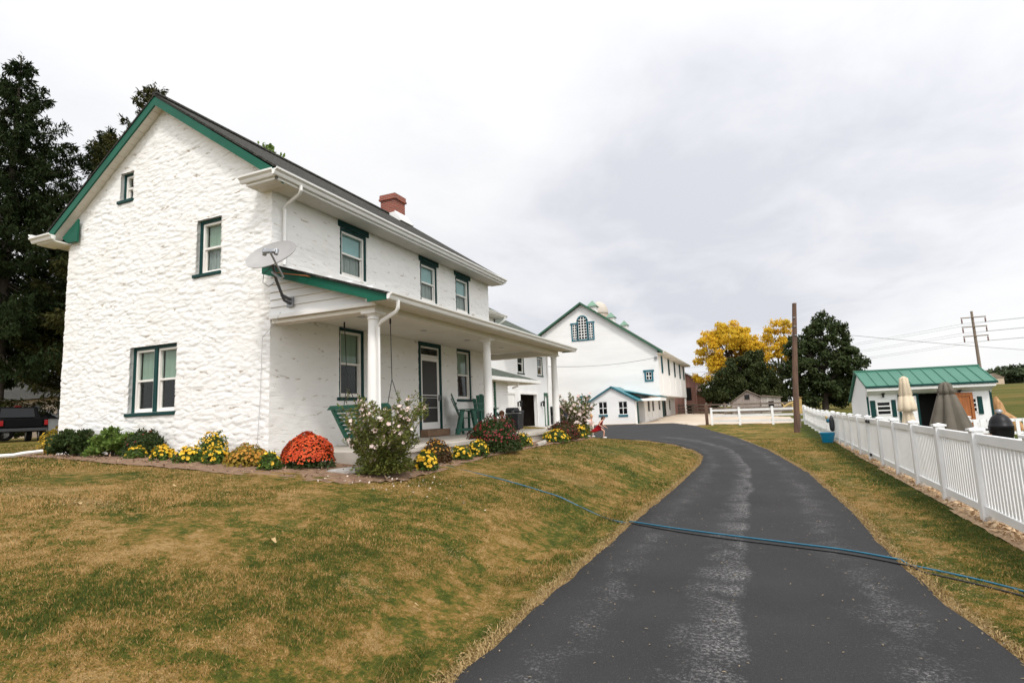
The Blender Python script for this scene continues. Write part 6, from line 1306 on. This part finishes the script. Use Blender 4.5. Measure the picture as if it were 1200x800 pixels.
# far wood line on the hill
cents = []; rads = []
for i in range(640):
    x = rng.uniform(45, 240); y = 262 - .12*(x-60) + rng.uniform(-6, 10); hh = 6.6+2.2*mnoise.noise(Vector((x*.05, 0, 4)))
    cents.append((x, y, base(x, y)-1.2 + rng.uniform(.15, 1.0)*hh)); rads.append(rng.uniform(1.2, 2.2))
P, d, s = clumps(cents, rads, 46, 1.1); o = npmesh('far_woods', *leaf_geo(P, s, aspect=.85), M['wood_far']); o['kind'] = 'stuff'; tag(o, 'dark green belt of woods along the far hill', 'woods')
for x, y, w, h_, c, rc, lb in ((72.5, 236, 5.0, 2.2, 'beige', 'greywood', 'tan gabled farm building in front of the far woods'), (86.5, 240, 6.5, 1.5, 'white', 'greymetal', 'low white building at the far woods')):
    z = base(x, y); t = thing('far_building', lb, 'building', (x, y, z)); mb = MB(); mb.box(x-w/2, x+w/2, y, y+4, z-.5, z+h_); mb.build('wall', M[c], t); mb = MB(); mb.prism([(x-w/2-.3, z+h_), (x+w/2+.3, z+h_), (x, z+h_+w*.32)], 'y', y-.2, y+4.2); mb.build('roof', M[rc], t)

# ------------------------------------------------------------------ left background: pickup, car, house
def vehicle(name, label, cat, loc, rz, prof, W, glasses, paint, wheels, wr, extras, cut=.0):
    t = thing(name, label, cat, loc, rz); hw = W/2
    mb = MB(); n = len(prof); vs = []
    for s, inset in ((-1, 0), (1, 0)):
        for (x, z) in prof:
            y = s*(hw - (max(0, z-1.0)*.22)); vs.append((x, y, z))
    fs_ = [tuple(range(n)), tuple(range(2*n-1, n-1, -1))] + [(i, (i+1) % n, n+(i+1) % n, n+i) for i in range(n)]
    mb.add(vs, fs_); mb.build('body', M[paint], t, world=False, bevel=.05)
    for g in glasses:
        mb = MB(); mb.hexa(g); mb.build('window', M['carglass'], t, world=False)
    for x in wheels:
        for s in (-1, 1):
            mb = MB(); mb.M = Matrix.Translation((x, s*(hw-.12), wr)) @ Matrix.Rotation(math.pi/2, 4, 'X'); mb.lathe([(wr*.62, -.12), (wr*.95, -.12), (wr, -.07), (wr, .07), (wr*.95, .12), (wr*.62, .12)], (0, 0, 0), 24); w = mb.build('wheel', M['tyre'], t, world=False, smooth='auto')
            mb = MB(); mb.M = Matrix.Translation((x, s*(hw-.12), wr)) @ Matrix.Rotation(math.pi/2, 4, 'X'); mb.lathe([(wr*.1, -.13), (wr*.58, -.125), (wr*.6, .0), (wr*.58, .125), (wr*.1, .13)], (0, 0, 0), 18); mb.build('rim', M['chrome'], w, world=False)
    for nm, m, bx_ in extras: mb = MB(); mb.box(*bx_); mb.build(nm, M[m], t, world=False, bevel=.012)
    return t
# pickup: local +X is forward
def arch(x, wr, z): return [(x+wr*1.18, z), (x+wr*.9, z+wr*.85), (x, z+wr*1.2), (x-wr*.9, z+wr*.85), (x-wr*1.18, z)]
wr = .40
lower = [(2.75, .55)] + arch(1.85, wr, .52) + arch(-1.75, wr, .52) + [(-2.8, .58)]
pp = lower + [(-2.85, 1.2), (-.75, 1.22), (-.62, 1.86), (.55, 1.9), (1.25, 1.32), (2.65, 1.2), (2.8, .9)]
hw = 1.0
vehicle('pickup_truck', 'black pickup truck seen from behind, parked under the spruces', 'pickup', (-36.9, 17.6, 1.24), math.radians(162), pp, 2.0,
  [[(-.755, -.72, 1.30), (-.755, .72, 1.30), (-.80, .72, 1.30), (-.80, -.72, 1.30), (-.64, -.66, 1.78), (-.64, .66, 1.78), (-.70, .66, 1.78), (-.70, -.66, 1.78)],
   [(-.5, hw-.06, 1.3), (.75, hw-.06, 1.3), (.75, hw-.02, 1.3), (-.5, hw-.02, 1.3), (-.42, hw-.19, 1.78), (.45, hw-.19, 1.78), (.45, hw-.15, 1.78), (-.42, hw-.15, 1.78)],
   [(-.5, -hw+.02, 1.3), (.75, -hw+.02, 1.3), (.75, -hw+.06, 1.3), (-.5, -hw+.06, 1.3), (-.42, -hw+.15, 1.78), (.45, -hw+.15, 1.78), (.45, -hw+.19, 1.78), (-.42, -hw+.19, 1.78)]],
  'paintblack', [1.85, -1.75], wr, [('tail_light', 'redlight', (-2.875, -2.82, .80, .95, .84, 1.10)), ('tail_light', 'redlight', (-2.875, -2.82, -.95, -.80, .84, 1.10)), ('rear_bumper', 'blackplastic', (-3.02, -2.86, -.95, .95, .55, .70)), ('tailgate', 'paintblack', (-2.885, -2.855, -.72, .72, .76, 1.18)), ('brake_lamp', 'redlight', (-.66, -.6, -.14, .14, 1.865, 1.90))])
cp = [(2.1, .4)] + arch(1.35, .33, .4) + arch(-1.3, .33, .4) + [(-2.1, .42), (-2.2, .9), (-1.9, 1.05), (-1.2, 1.48), (.3, 1.5), (1.0, 1.08), (2.05, .85)]
hw = .88
gl = lambda s: [(-1.35, s*(hw-.01)-.02, 1.03), (.85, s*(hw-.01)-.02, 1.03), (.85, s*(hw-.01)+.02, 1.03), (-1.35, s*(hw-.01)+.02, 1.03), (-.95, s*(hw-.085)-.02, 1.40), (.28, s*(hw-.085)-.02, 1.40), (.28, s*(hw-.085)+.02, 1.40), (-.95, s*(hw-.085)+.02, 1.40)]
vehicle('parked_car', 'white car behind the black pickup, mostly hidden by the house corner', 'car', (-42.6, 21.6, 1.26), math.radians(63), cp, 1.76, [gl(-1), gl(1)], 'paintwhite', [1.35, -1.3], .33, [('tail_light', 'redlight', (-2.2, -2.12, .5, .8, .75, .9)), ('tail_light', 'redlight', (-2.2, -2.12, -.8, -.5, .75, .9))])
bpy.data.objects['parked_car'].scale = (1.2, 1.2, 1.25)
vp_ = [(2.2, .4)] + arch(1.45, .35, .42) + arch(-1.4, .35, .42) + [(-2.25, .45), (-2.3, 1.0), (-2.05, 1.68), (-1.8, 1.76), (.6, 1.76), (1.4, 1.12), (2.2, 1.0), (2.3, .7)]
hw = .95
gw = lambda s: [(-1.9, s*(hw-.01)-.02, 1.08), (1.2, s*(hw-.01)-.02, 1.08), (1.2, s*(hw-.01)+.02, 1.08), (-1.9, s*(hw-.01)+.02, 1.08), (-1.75, s*(hw-.14)-.02, 1.66), (.62, s*(hw-.14)-.02, 1.66), (.62, s*(hw-.14)+.02, 1.66), (-1.75, s*(hw-.14)+.02, 1.66)]
vehicle('parked_van', 'dark van parked beyond the house wing, half hidden by the far hibiscus', 'van', (-14.2, 41.5, .36), math.radians(15), vp_, 1.9, [gw(-1), gw(1), [(1.34, -.7, 1.12), (1.40, -.7, 1.12), (1.40, .7, 1.12), (1.34, .7, 1.12), (.62, -.62, 1.70), (.68, -.62, 1.70), (.68, .62, 1.70), (.62, .62, 1.70)]], 'paintgrey', [1.45, -1.4], .35, [('headlight', 'chrome', (2.2, 2.3, .55, .85, .75, .9)), ('headlight', 'chrome', (2.2, 2.3, -.85, -.55, .75, .9))])
cents = []; rads = []
for i in range(150): x = rng.uniform(-130, -48); cents.append((x, 46 + rng.uniform(0, 10), 1.2 + rng.uniform(.2, 1)*6.5)); rads.append(rng.uniform(1.3, 2.2))
for i in range(60): x = rng.uniform(-90, -46); cents.append((x, 31 + rng.uniform(-.6, .6), 1.2 + rng.uniform(.1, 1.5))); rads.append(rng.uniform(.6, 1.0))
P, d, s = clumps(cents, rads, 50, .6); o = npmesh('far_hedge', *leaf_geo(P, s, aspect=.8), M['maple']); o['kind'] = 'stuff'; tag(o, 'dark hedge and trees far behind the black pickup', 'hedge')
nb = thing('neighbour_house', 'long beige house glimpsed under the spruces at the far left', 'house', (-70, 36, 1.2))
mb = MB(); mb.box(-100, -52, 33, 42, .6, 5.0); mb.build('wall', M['beige'], nb)
mb = MB(); mb.prism([(32, 5.0), (43, 5.0), (37.5, 8)], 'x', -100.5, -51.5); mb.build('roof', M['shingle'], nb)
for x in (-90, -84, -77, -70.5, -66, -62, -57): 
    mb = MB(); mb.box(x, x+1.2, 32.95, 32.998, 3.2, 4.4); mb.build('window', M['carglass'], nb)

# ------------------------------------------------------------------ people
def skin_mesh(name, J, E, m, parent, root, sub=2):
    bm = bmesh.new(); L = bm.verts.layers.skin.verify(); ks = list(J); vs = {k: bm.verts.new(J[k][:3]) for k in ks}
    for a, b in E: bm.edges.new((vs[a], vs[b]))
    for k in ks: v = vs[k][L]; rr = J[k][3]; v.radius = (rr, rr if len(J[k]) < 5 else J[k][4]); v.use_root = (k == root)
    me = bpy.data.meshes.new(name); bm.to_mesh(me); bm.free(); me.materials.append(m)
    o = bpy.data.objects.new(name, me); link(o); o.parent = parent
    s = o.modifiers.new('Skin', 'SKIN'); s.use_smooth_shade = True
    q = o.modifiers.new('Subdivision', 'SUBSURF'); q.levels = 1; q.render_levels = sub
    return o
def add_hand(J, E, tag_, w, d, side, sc):
    d = Vector(d).normalized(); sd = Vector(side).normalized(); p = Vector(w) + d*.06*sc
    J[tag_+'palm'] = (*p, .022*sc); E.append((tag_+'w', tag_+'palm'))
    for i, (o_, l_) in enumerate(((-.024, .055), (-.008, .065), (.008, .062), (.024, .048))):
        a = p + d*.03*sc + sd*o_*sc; b = a + d*l_*sc*.6 + Vector((0, 0, -.008)); c = b + d*l_*sc*.4 + Vector((0, 0, -.018*sc))
        J[tag_+'f%d' % i] = (*a, .009*sc); J[tag_+'g%d' % i] = (*b, .008*sc); J[tag_+'h%d' % i] = (*c, .007*sc); E += [(tag_+'palm', tag_+'f%d' % i), (tag_+'f%d' % i, tag_+'g%d' % i), (tag_+'g%d' % i, tag_+'h%d' % i)]
    a = Vector(w) + d*.035*sc - sd*.03*sc; b = a + (d*.6-sd*.6).normalized()*.035*sc
    J[tag_+'t0'] = (*a, .010*sc); J[tag_+'t1'] = (*b, .008*sc); E += [(tag_+'w', tag_+'t0'), (tag_+'t0', tag_+'t1')]
def head(parent, c, f, r, hairm, style):
    """face looks along f (unit, roughly horizontal)"""
    c = Vector(c); f = Vector(f).normalized(); up = Vector((0, 0, 1)); s = f.cross(up).normalized(); up = s.cross(f)
    Mh = Matrix(((f.x, s.x, up.x, c.x), (f.y, s.y, up.y, c.y), (f.z, s.z, up.z, c.z), (0, 0, 0, 1)))
    hb = MB(Mh); hb.ball((-.05*r, 0, .28*r), 1.08*r, .98*r, .98*r, 18, 11); 
    if style in ('long', 'sit'):
        hb.tube([(-.5*r, 0, .5*r), (-.95*r, 0, -.2*r), (-1.1*r, 0, -1.2*r), (-1.0*r, 0, -2.0*r)], [.55*r, .62*r, .5*r, .2*r], 10)
    if style == 'bun': hb.ball((-.25*r, 0, 1.55*r), .52*r, .52*r, .48*r); hb.tube([(-.6*r, 0, .4*r), (-.85*r, 0, -.3*r)], [.6*r, .4*r], 8)
    h = hb.build('hair', M[hairm], parent, world=False, smooth=True)
    e = MB(Mh); e.ball((.90*r, .36*r, .02*r), .09*r, .13*r, .09*r, 8, 6); e.ball((.90*r, -.36*r, .02*r), .09*r, .13*r, .09*r, 8, 6); e.build('eyes', M['eye'], parent, world=False, smooth=True)
    return Mh
def person_body(parent, J, E, hc, f, r, root):
    """head as part of the continuous skin: neck -> chin -> skull, plus nose and ears"""
    hc = Vector(hc); f = Vector(f).normalized(); s = f.cross(Vector((0, 0, 1))).normalized(); up = s.cross(f)
    J['chin'] = (*(hc + f*.25*r - up*.62*r), .62*r); J['skull'] = (*(hc - f*.02*r + up*.12*r), .98*r, .90*r); J['crown'] = (*(hc - f*.08*r + up*.55*r), .72*r)
    E += [('neck', 'chin'), ('chin', 'skull'), ('skull', 'crown')]
    J['nose'] = (*(hc + f*1.10*r - up*.12*r), .10*r); E.append(('skull', 'nose'))
    for q in (-1, 1): J['ear%d' % q] = (*(hc + s*q*.98*r - up*.08*r), .13*r); E.append(('skull', 'ear%d' % q))
    return skin_mesh('body', J, E, M['skin'], parent, root)
# girl running to the right, in a red dress
g = thing('person', 'girl with dark hair in a red dress running across the driveway', 'person', (-8.60, 33.2, .035), math.radians(12))
J = dict(pelvis=(-.22, 0, .66, .095), belly=(-.16, 0, .78, .085), chest=(-.06, 0, .94, .095), neck=(.02, 0, 1.04, .042),
 lh=(-.20, .08, .62, .075), lk=(.10, .09, .40, .052), la=(.03, .09, .09, .033), lf=(.15, .09, .04, .034),
 rh=(-.24, -.08, .62, .075), rk=(-.40, -.08, .36, .052), ra=(-.68, -.08, .42, .033), rf=(-.76, -.08, .33, .034),
 ls=(-.05, .13, .98, .042), le=(.02, .20, .76, .033), lw=(.20, .17, .64, .024), rs=(-.05, -.13, .98, .042), re=(-.20, -.20, .80, .033), rw=(.02, -.22, .66, .024))
E = [('pelvis', 'belly'), ('belly', 'chest'), ('chest', 'neck'), ('pelvis', 'lh'), ('lh', 'lk'), ('lk', 'la'), ('la', 'lf'), ('pelvis', 'rh'), ('rh', 'rk'), ('rk', 'ra'), ('ra', 'rf'), ('chest', 'ls'), ('ls', 'le'), ('le', 'lw'), ('chest', 'rs'), ('rs', 're'), ('re', 'rw')]
add_hand(J, E, 'l', J['lw'][:3], (.8, 0, -.5), (0, 1, 0), .85); add_hand(J, E, 'r', J['rw'][:3], (.7, 0, -.6), (0, 1, 0), .85)
person_body(g, J, E, (.10, 0, 1.19), (.95, 0, -.12), .098, 'pelvis'); head(g, (.10, 0, 1.19), (.95, 0, -.12), .098, 'darkhair', 'long')
mb = MB(); n = 28; rings = [(-.03, 1.01, .085, .12), (-.05, .96, .125, .16), (-.10, .86, .125, .15), (-.16, .77, .125, .14), (-.24, .68, .15, .16), (-.32, .57, .24, .22), (-.42, .46, .33, .27), (-.48, .39, .40, .30)]
vs = [];
for i, (cx_, cz, ra_, rb_) in enumerate(rings):
    for k in range(n):
        a = 2*math.pi*k/n; rp_ = 1+(.09*math.cos(a*7) if i > 3 else 0)*(i-3)/4; dx = ra_*math.cos(a)*rp_
        vs.append((cx_+dx, rb_*math.sin(a)*rp_, cz + (.10*dx if i < 4 else -(.10)*min(0, dx)*0 + .16*dx*(i-3)/4)))
fs_ = [(i*n+k, i*n+(k+1) % n, (i+1)*n+(k+1) % n, (i+1)*n+k) for i in range(len(rings)-1) for k in range(n)]
mb.add(vs, fs_); o = mb.build('dress', M['red'], g, world=False, smooth=True); so = o.modifiers.new('Solid', 'SOLIDIFY'); so.thickness = .012
for (x, z, rot) in ((.09, .035, 0), (-.74, .36, -1.1)):
    mb = MB(); mb.M = Matrix.Translation((x, .09 if rot == 0 else -.08, z)) @ Matrix.Rotation(-rot, 4, 'Y'); mb.ball((.02, 0, 0), .125, .048, .045, 12, 8); mb.build('shoe', M['shoe'], g, world=False, smooth=True)
# child in pale clothes behind the bush
g = thing('person', 'fair-haired child with a top bun in pale pink top, half behind the far hibiscus', 'person', (-9.62, 34.4, .06), math.radians(-10))
J = dict(pelvis=(0, 0, .68, .10), belly=(0, 0, .82, .092), chest=(.02, 0, .98, .10), neck=(.03, 0, 1.09, .043),
 lh=(0, .08, .64, .075), lk=(.14, .09, .38, .052), la=(.02, .09, .08, .034), lf=(.13, .09, .04, .035), rh=(0, -.08, .64, .075), rk=(-.02, -.09, .36, .052), ra=(-.20, -.09, .14, .034), rf=(-.14, -.09, .05, .035),
 ls=(.0, .14, 1.02, .044), le=(-.10, .20, .82, .034), lw=(.08, .20, .74, .025), rs=(0, -.14, 1.02, .044), re=(.06, -.22, .82, .034), rw=(.22, -.18, .88, .025))
E = [('pelvis', 'belly'), ('belly', 'chest'), ('chest', 'neck'), ('pelvis', 'lh'), ('lh', 'lk'), ('lk', 'la'), ('la', 'lf'), ('pelvis', 'rh'), ('rh', 'rk'), ('rk', 'ra'), ('ra', 'rf'), ('chest', 'ls'), ('ls', 'le'), ('le', 'lw'), ('chest', 'rs'), ('rs', 're'), ('re', 'rw')]
JT = {k: (*J[k][:3], J[k][3]*1.16) for k in ('pelvis', 'belly', 'chest', 'ls', 'le', 'rs', 're')}; ET = [('pelvis', 'belly'), ('belly', 'chest'), ('chest', 'ls'), ('ls', 'le'), ('chest', 'rs'), ('rs', 're')]
JP = {k: (*J[k][:3], J[k][3]*1.22) for k in ('pelvis', 'lh', 'lk', 'la', 'rh', 'rk', 'ra')}; EP = [('pelvis', 'lh'), ('lh', 'lk'), ('lk', 'la'), ('pelvis', 'rh'), ('rh', 'rk'), ('rk', 'ra')]
add_hand(J, E, 'l', J['lw'][:3], (.9, 0, -.2), (0, 1, 0), .85); add_hand(J, E, 'r', J['rw'][:3], (.9, 0, .2), (0, 1, 0), .85)
person_body(g, J, E, (.06, 0, 1.25), (.9, -.4, 0), .10, 'pelvis'); head(g, (.06, 0, 1.25), (.9, -.4, 0), .10, 'blondhair', 'bun')
skin_mesh('shirt', JT, ET, M['pink'], g, 'pelvis'); skin_mesh('trousers', JP, EP, M['creamcloth'], g, 'pelvis')
for (x, y, z) in ((.08, .09, .035), (-.15, -.09, .06)): mb = MB(); mb.ball((x, y, z), .12, .05, .042, 12, 8); mb.build('shoe', M['shoe'], g, world=False, smooth=True)
# child sitting on the porch floor by the grill
g = thing('person', 'auburn-haired child sitting on the porch floor, only the head showing over the red mum', 'person', (-7.93, 17.45, 1.13), math.radians(-75))
J = dict(pelvis=(0, 0, .10, .095), belly=(.0, 0, .20, .085), chest=(.02, 0, .32, .09), neck=(.03, 0, .40, .04), lh=(.04, .08, .10, .07), lk=(.30, .13, .24, .05), la=(.36, .13, .05, .033), lf=(.46, .13, .035, .034), rh=(.04, -.08, .10, .07), rk=(.30, -.13, .22, .05), ra=(.38, -.13, .05, .033), rf=(.48, -.13, .035, .034), ls=(0, .12, .35, .04), le=(.10, .18, .20, .032), lw=(.24, .13, .22, .024), rs=(0, -.12, .35, .04), re=(.10, -.18, .20, .032), rw=(.24, -.13, .22, .024))
add_hand_E = [('pelvis', 'belly'), ('belly', 'chest'), ('chest', 'neck'), ('pelvis', 'lh'), ('lh', 'lk'), ('lk', 'la'), ('la', 'lf'), ('pelvis', 'rh'), ('rh', 'rk'), ('rk', 'ra'), ('ra', 'rf'), ('chest', 'ls'), ('ls', 'le'), ('le', 'lw'), ('chest', 'rs'), ('rs', 're'), ('re', 'rw')]
JT = {k: (*J[k][:3], J[k][3]*1.16) for k in ('pelvis', 'belly', 'chest', 'ls', 'le', 'rs', 're')}
add_hand(J, add_hand_E, 'l', J['lw'][:3], (.9, 0, -.3), (0, 1, 0), .8); add_hand(J, add_hand_E, 'r', J['rw'][:3], (.9, 0, -.3), (0, 1, 0), .8)
person_body(g, J, add_hand_E, (.06, 0, .545), (.9, .2, -.1), .095, 'pelvis'); head(g, (.06, 0, .545), (.9, .2, -.1), .095, 'brownhair', 'sit')
skin_mesh('shirt', JT, ET, M['pink'], g, 'pelvis')

# ------------------------------------------------------------------ sky, sun, camera
w = bpy.data.worlds.new('World'); S.world = w; w.use_nodes = True; nt = w.node_tree; bg = nt.nodes['Background']
el, az = math.radians(52), math.radians(143)      # azimuth clockwise from +Y
sd_ = Vector((math.sin(az)*math.cos(el), math.cos(az)*math.cos(el), math.sin(el)))
sky = N(nt, 'ShaderNodeTexSky', sky_type='NISHITA'); sky.sun_disc = False; sky.sun_elevation = el; sky.sun_rotation = az
tc = N(nt, 'ShaderNodeTexCoord'); D = tc.outputs['Generated']
sp = N(nt, 'ShaderNodeSeparateXYZ'); nt.links.new(D, sp.inputs[0])
zc = mth(nt, 'MAXIMUM', mth(nt, 'ADD', sp.outputs['Z'], .16), .05)
cb = N(nt, 'ShaderNodeCombineXYZ'); nt.links.new(mth(nt, 'DIVIDE', sp.outputs['X'], zc), cb.inputs[0]); nt.links.new(mth(nt, 'DIVIDE', sp.outputs['Y'], zc), cb.inputs[1])
mp = N(nt, 'ShaderNodeMapping'); mp.inputs['Location'].default_value = SKY_OFF; mp.inputs['Scale'].default_value = (1.0, .8, 1); nt.links.new(cb.outputs[0], mp.inputs[0])
n1 = noise(nt, mp.outputs[0], .5, 4, .45, .4); n2 = noise(nt, mp.outputs[0], 2.3, 5, .6, .3)
cl = mth(nt, 'ADD', mth(nt, 'MULTIPLY', n1, .74), mth(nt, 'MULTIPLY', n2, .26))
cc = ramp(nt, cl, [(.33, (1.0, .995, .99)), (.44, (.955, .955, .962)), (.525, (.87, .875, .91)), (.62, (.715, .725, .785))])
# brighter cloud where the sun stands behind it
dp = N(nt, 'ShaderNodeVectorMath', operation='DOT_PRODUCT'); nt.links.new(D, dp.inputs[0]); dp.inputs[1].default_value = sd_
glow = mth(nt, 'POWER', mth(nt, 'MAXIMUM', mth(nt, 'ADD', mth(nt, 'MULTIPLY', dp.outputs['Value'], .5), .5), 0.0), 3.0)
st = mth(nt, 'ADD', mth(nt, 'MULTIPLY', glow, 1.1), SKY_BASE)
b2_ = N(nt, 'ShaderNodeBackground'); nt.links.new(cc, b2_.inputs[0]); nt.links.new(st, b2_.inputs[1])
nt.links.new(sky.outputs[0], bg.inputs[0]); bg.inputs[1].default_value = .05
ad = N(nt, 'ShaderNodeMixShader'); ad.inputs[0].default_value = .93; nt.links.new(bg.outputs[0], ad.inputs[1]); nt.links.new(b2_.outputs[0], ad.inputs[2]); nt.links.new(ad.outputs[0], nt.nodes['World Output'].inputs[0])
L = bpy.data.lights.new('sun', 'SUN'); L.energy = 1.5; L.angle = math.radians(10); L.color = (1, .96, .90); so = bpy.data.objects.new('sun', L); link(so); so.rotation_euler = (-sd_).to_track_quat('-Z', 'Y').to_euler(); so.location = (0, -10, 30)

cam = bpy.data.cameras.new('camera'); co = bpy.data.objects.new('camera', cam); link(co); S.camera = co
yaw, pit, rol, fpx = 4.04065975e-01, 1.27821331e-01, -4.04469812e-02, 662.645820
cy, sy, cp_, sp_ = math.cos(yaw), math.sin(yaw), math.cos(pit), math.sin(pit)
Fw = Vector((-sy*cp_, cy*cp_, sp_)); Rt = Vector((cy, sy, 0)); Up = Rt.cross(Fw); cr, sr = math.cos(rol), math.sin(rol)
R0 = cr*Rt + sr*Up; U0 = -sr*Rt + cr*Up
co.matrix_world = Matrix(((R0.x, U0.x, -Fw.x, 0), (R0.y, U0.y, -Fw.y, 0), (R0.z, U0.z, -Fw.z, 1.65), (0, 0, 0, 1)))
cam.sensor_width = 36; cam.lens = 36*fpx/1200; cam.clip_end = 3000; cam.clip_start = .05
S.view_settings.view_transform = 'Standard'; S.view_settings.look = 'None'; S.view_settings.gamma = 1; S.view_settings.exposure = EXPO
S.cycles.max_bounces = 6; S.cycles.transparent_max_bounces = 8; S.cycles.use_denoising = True
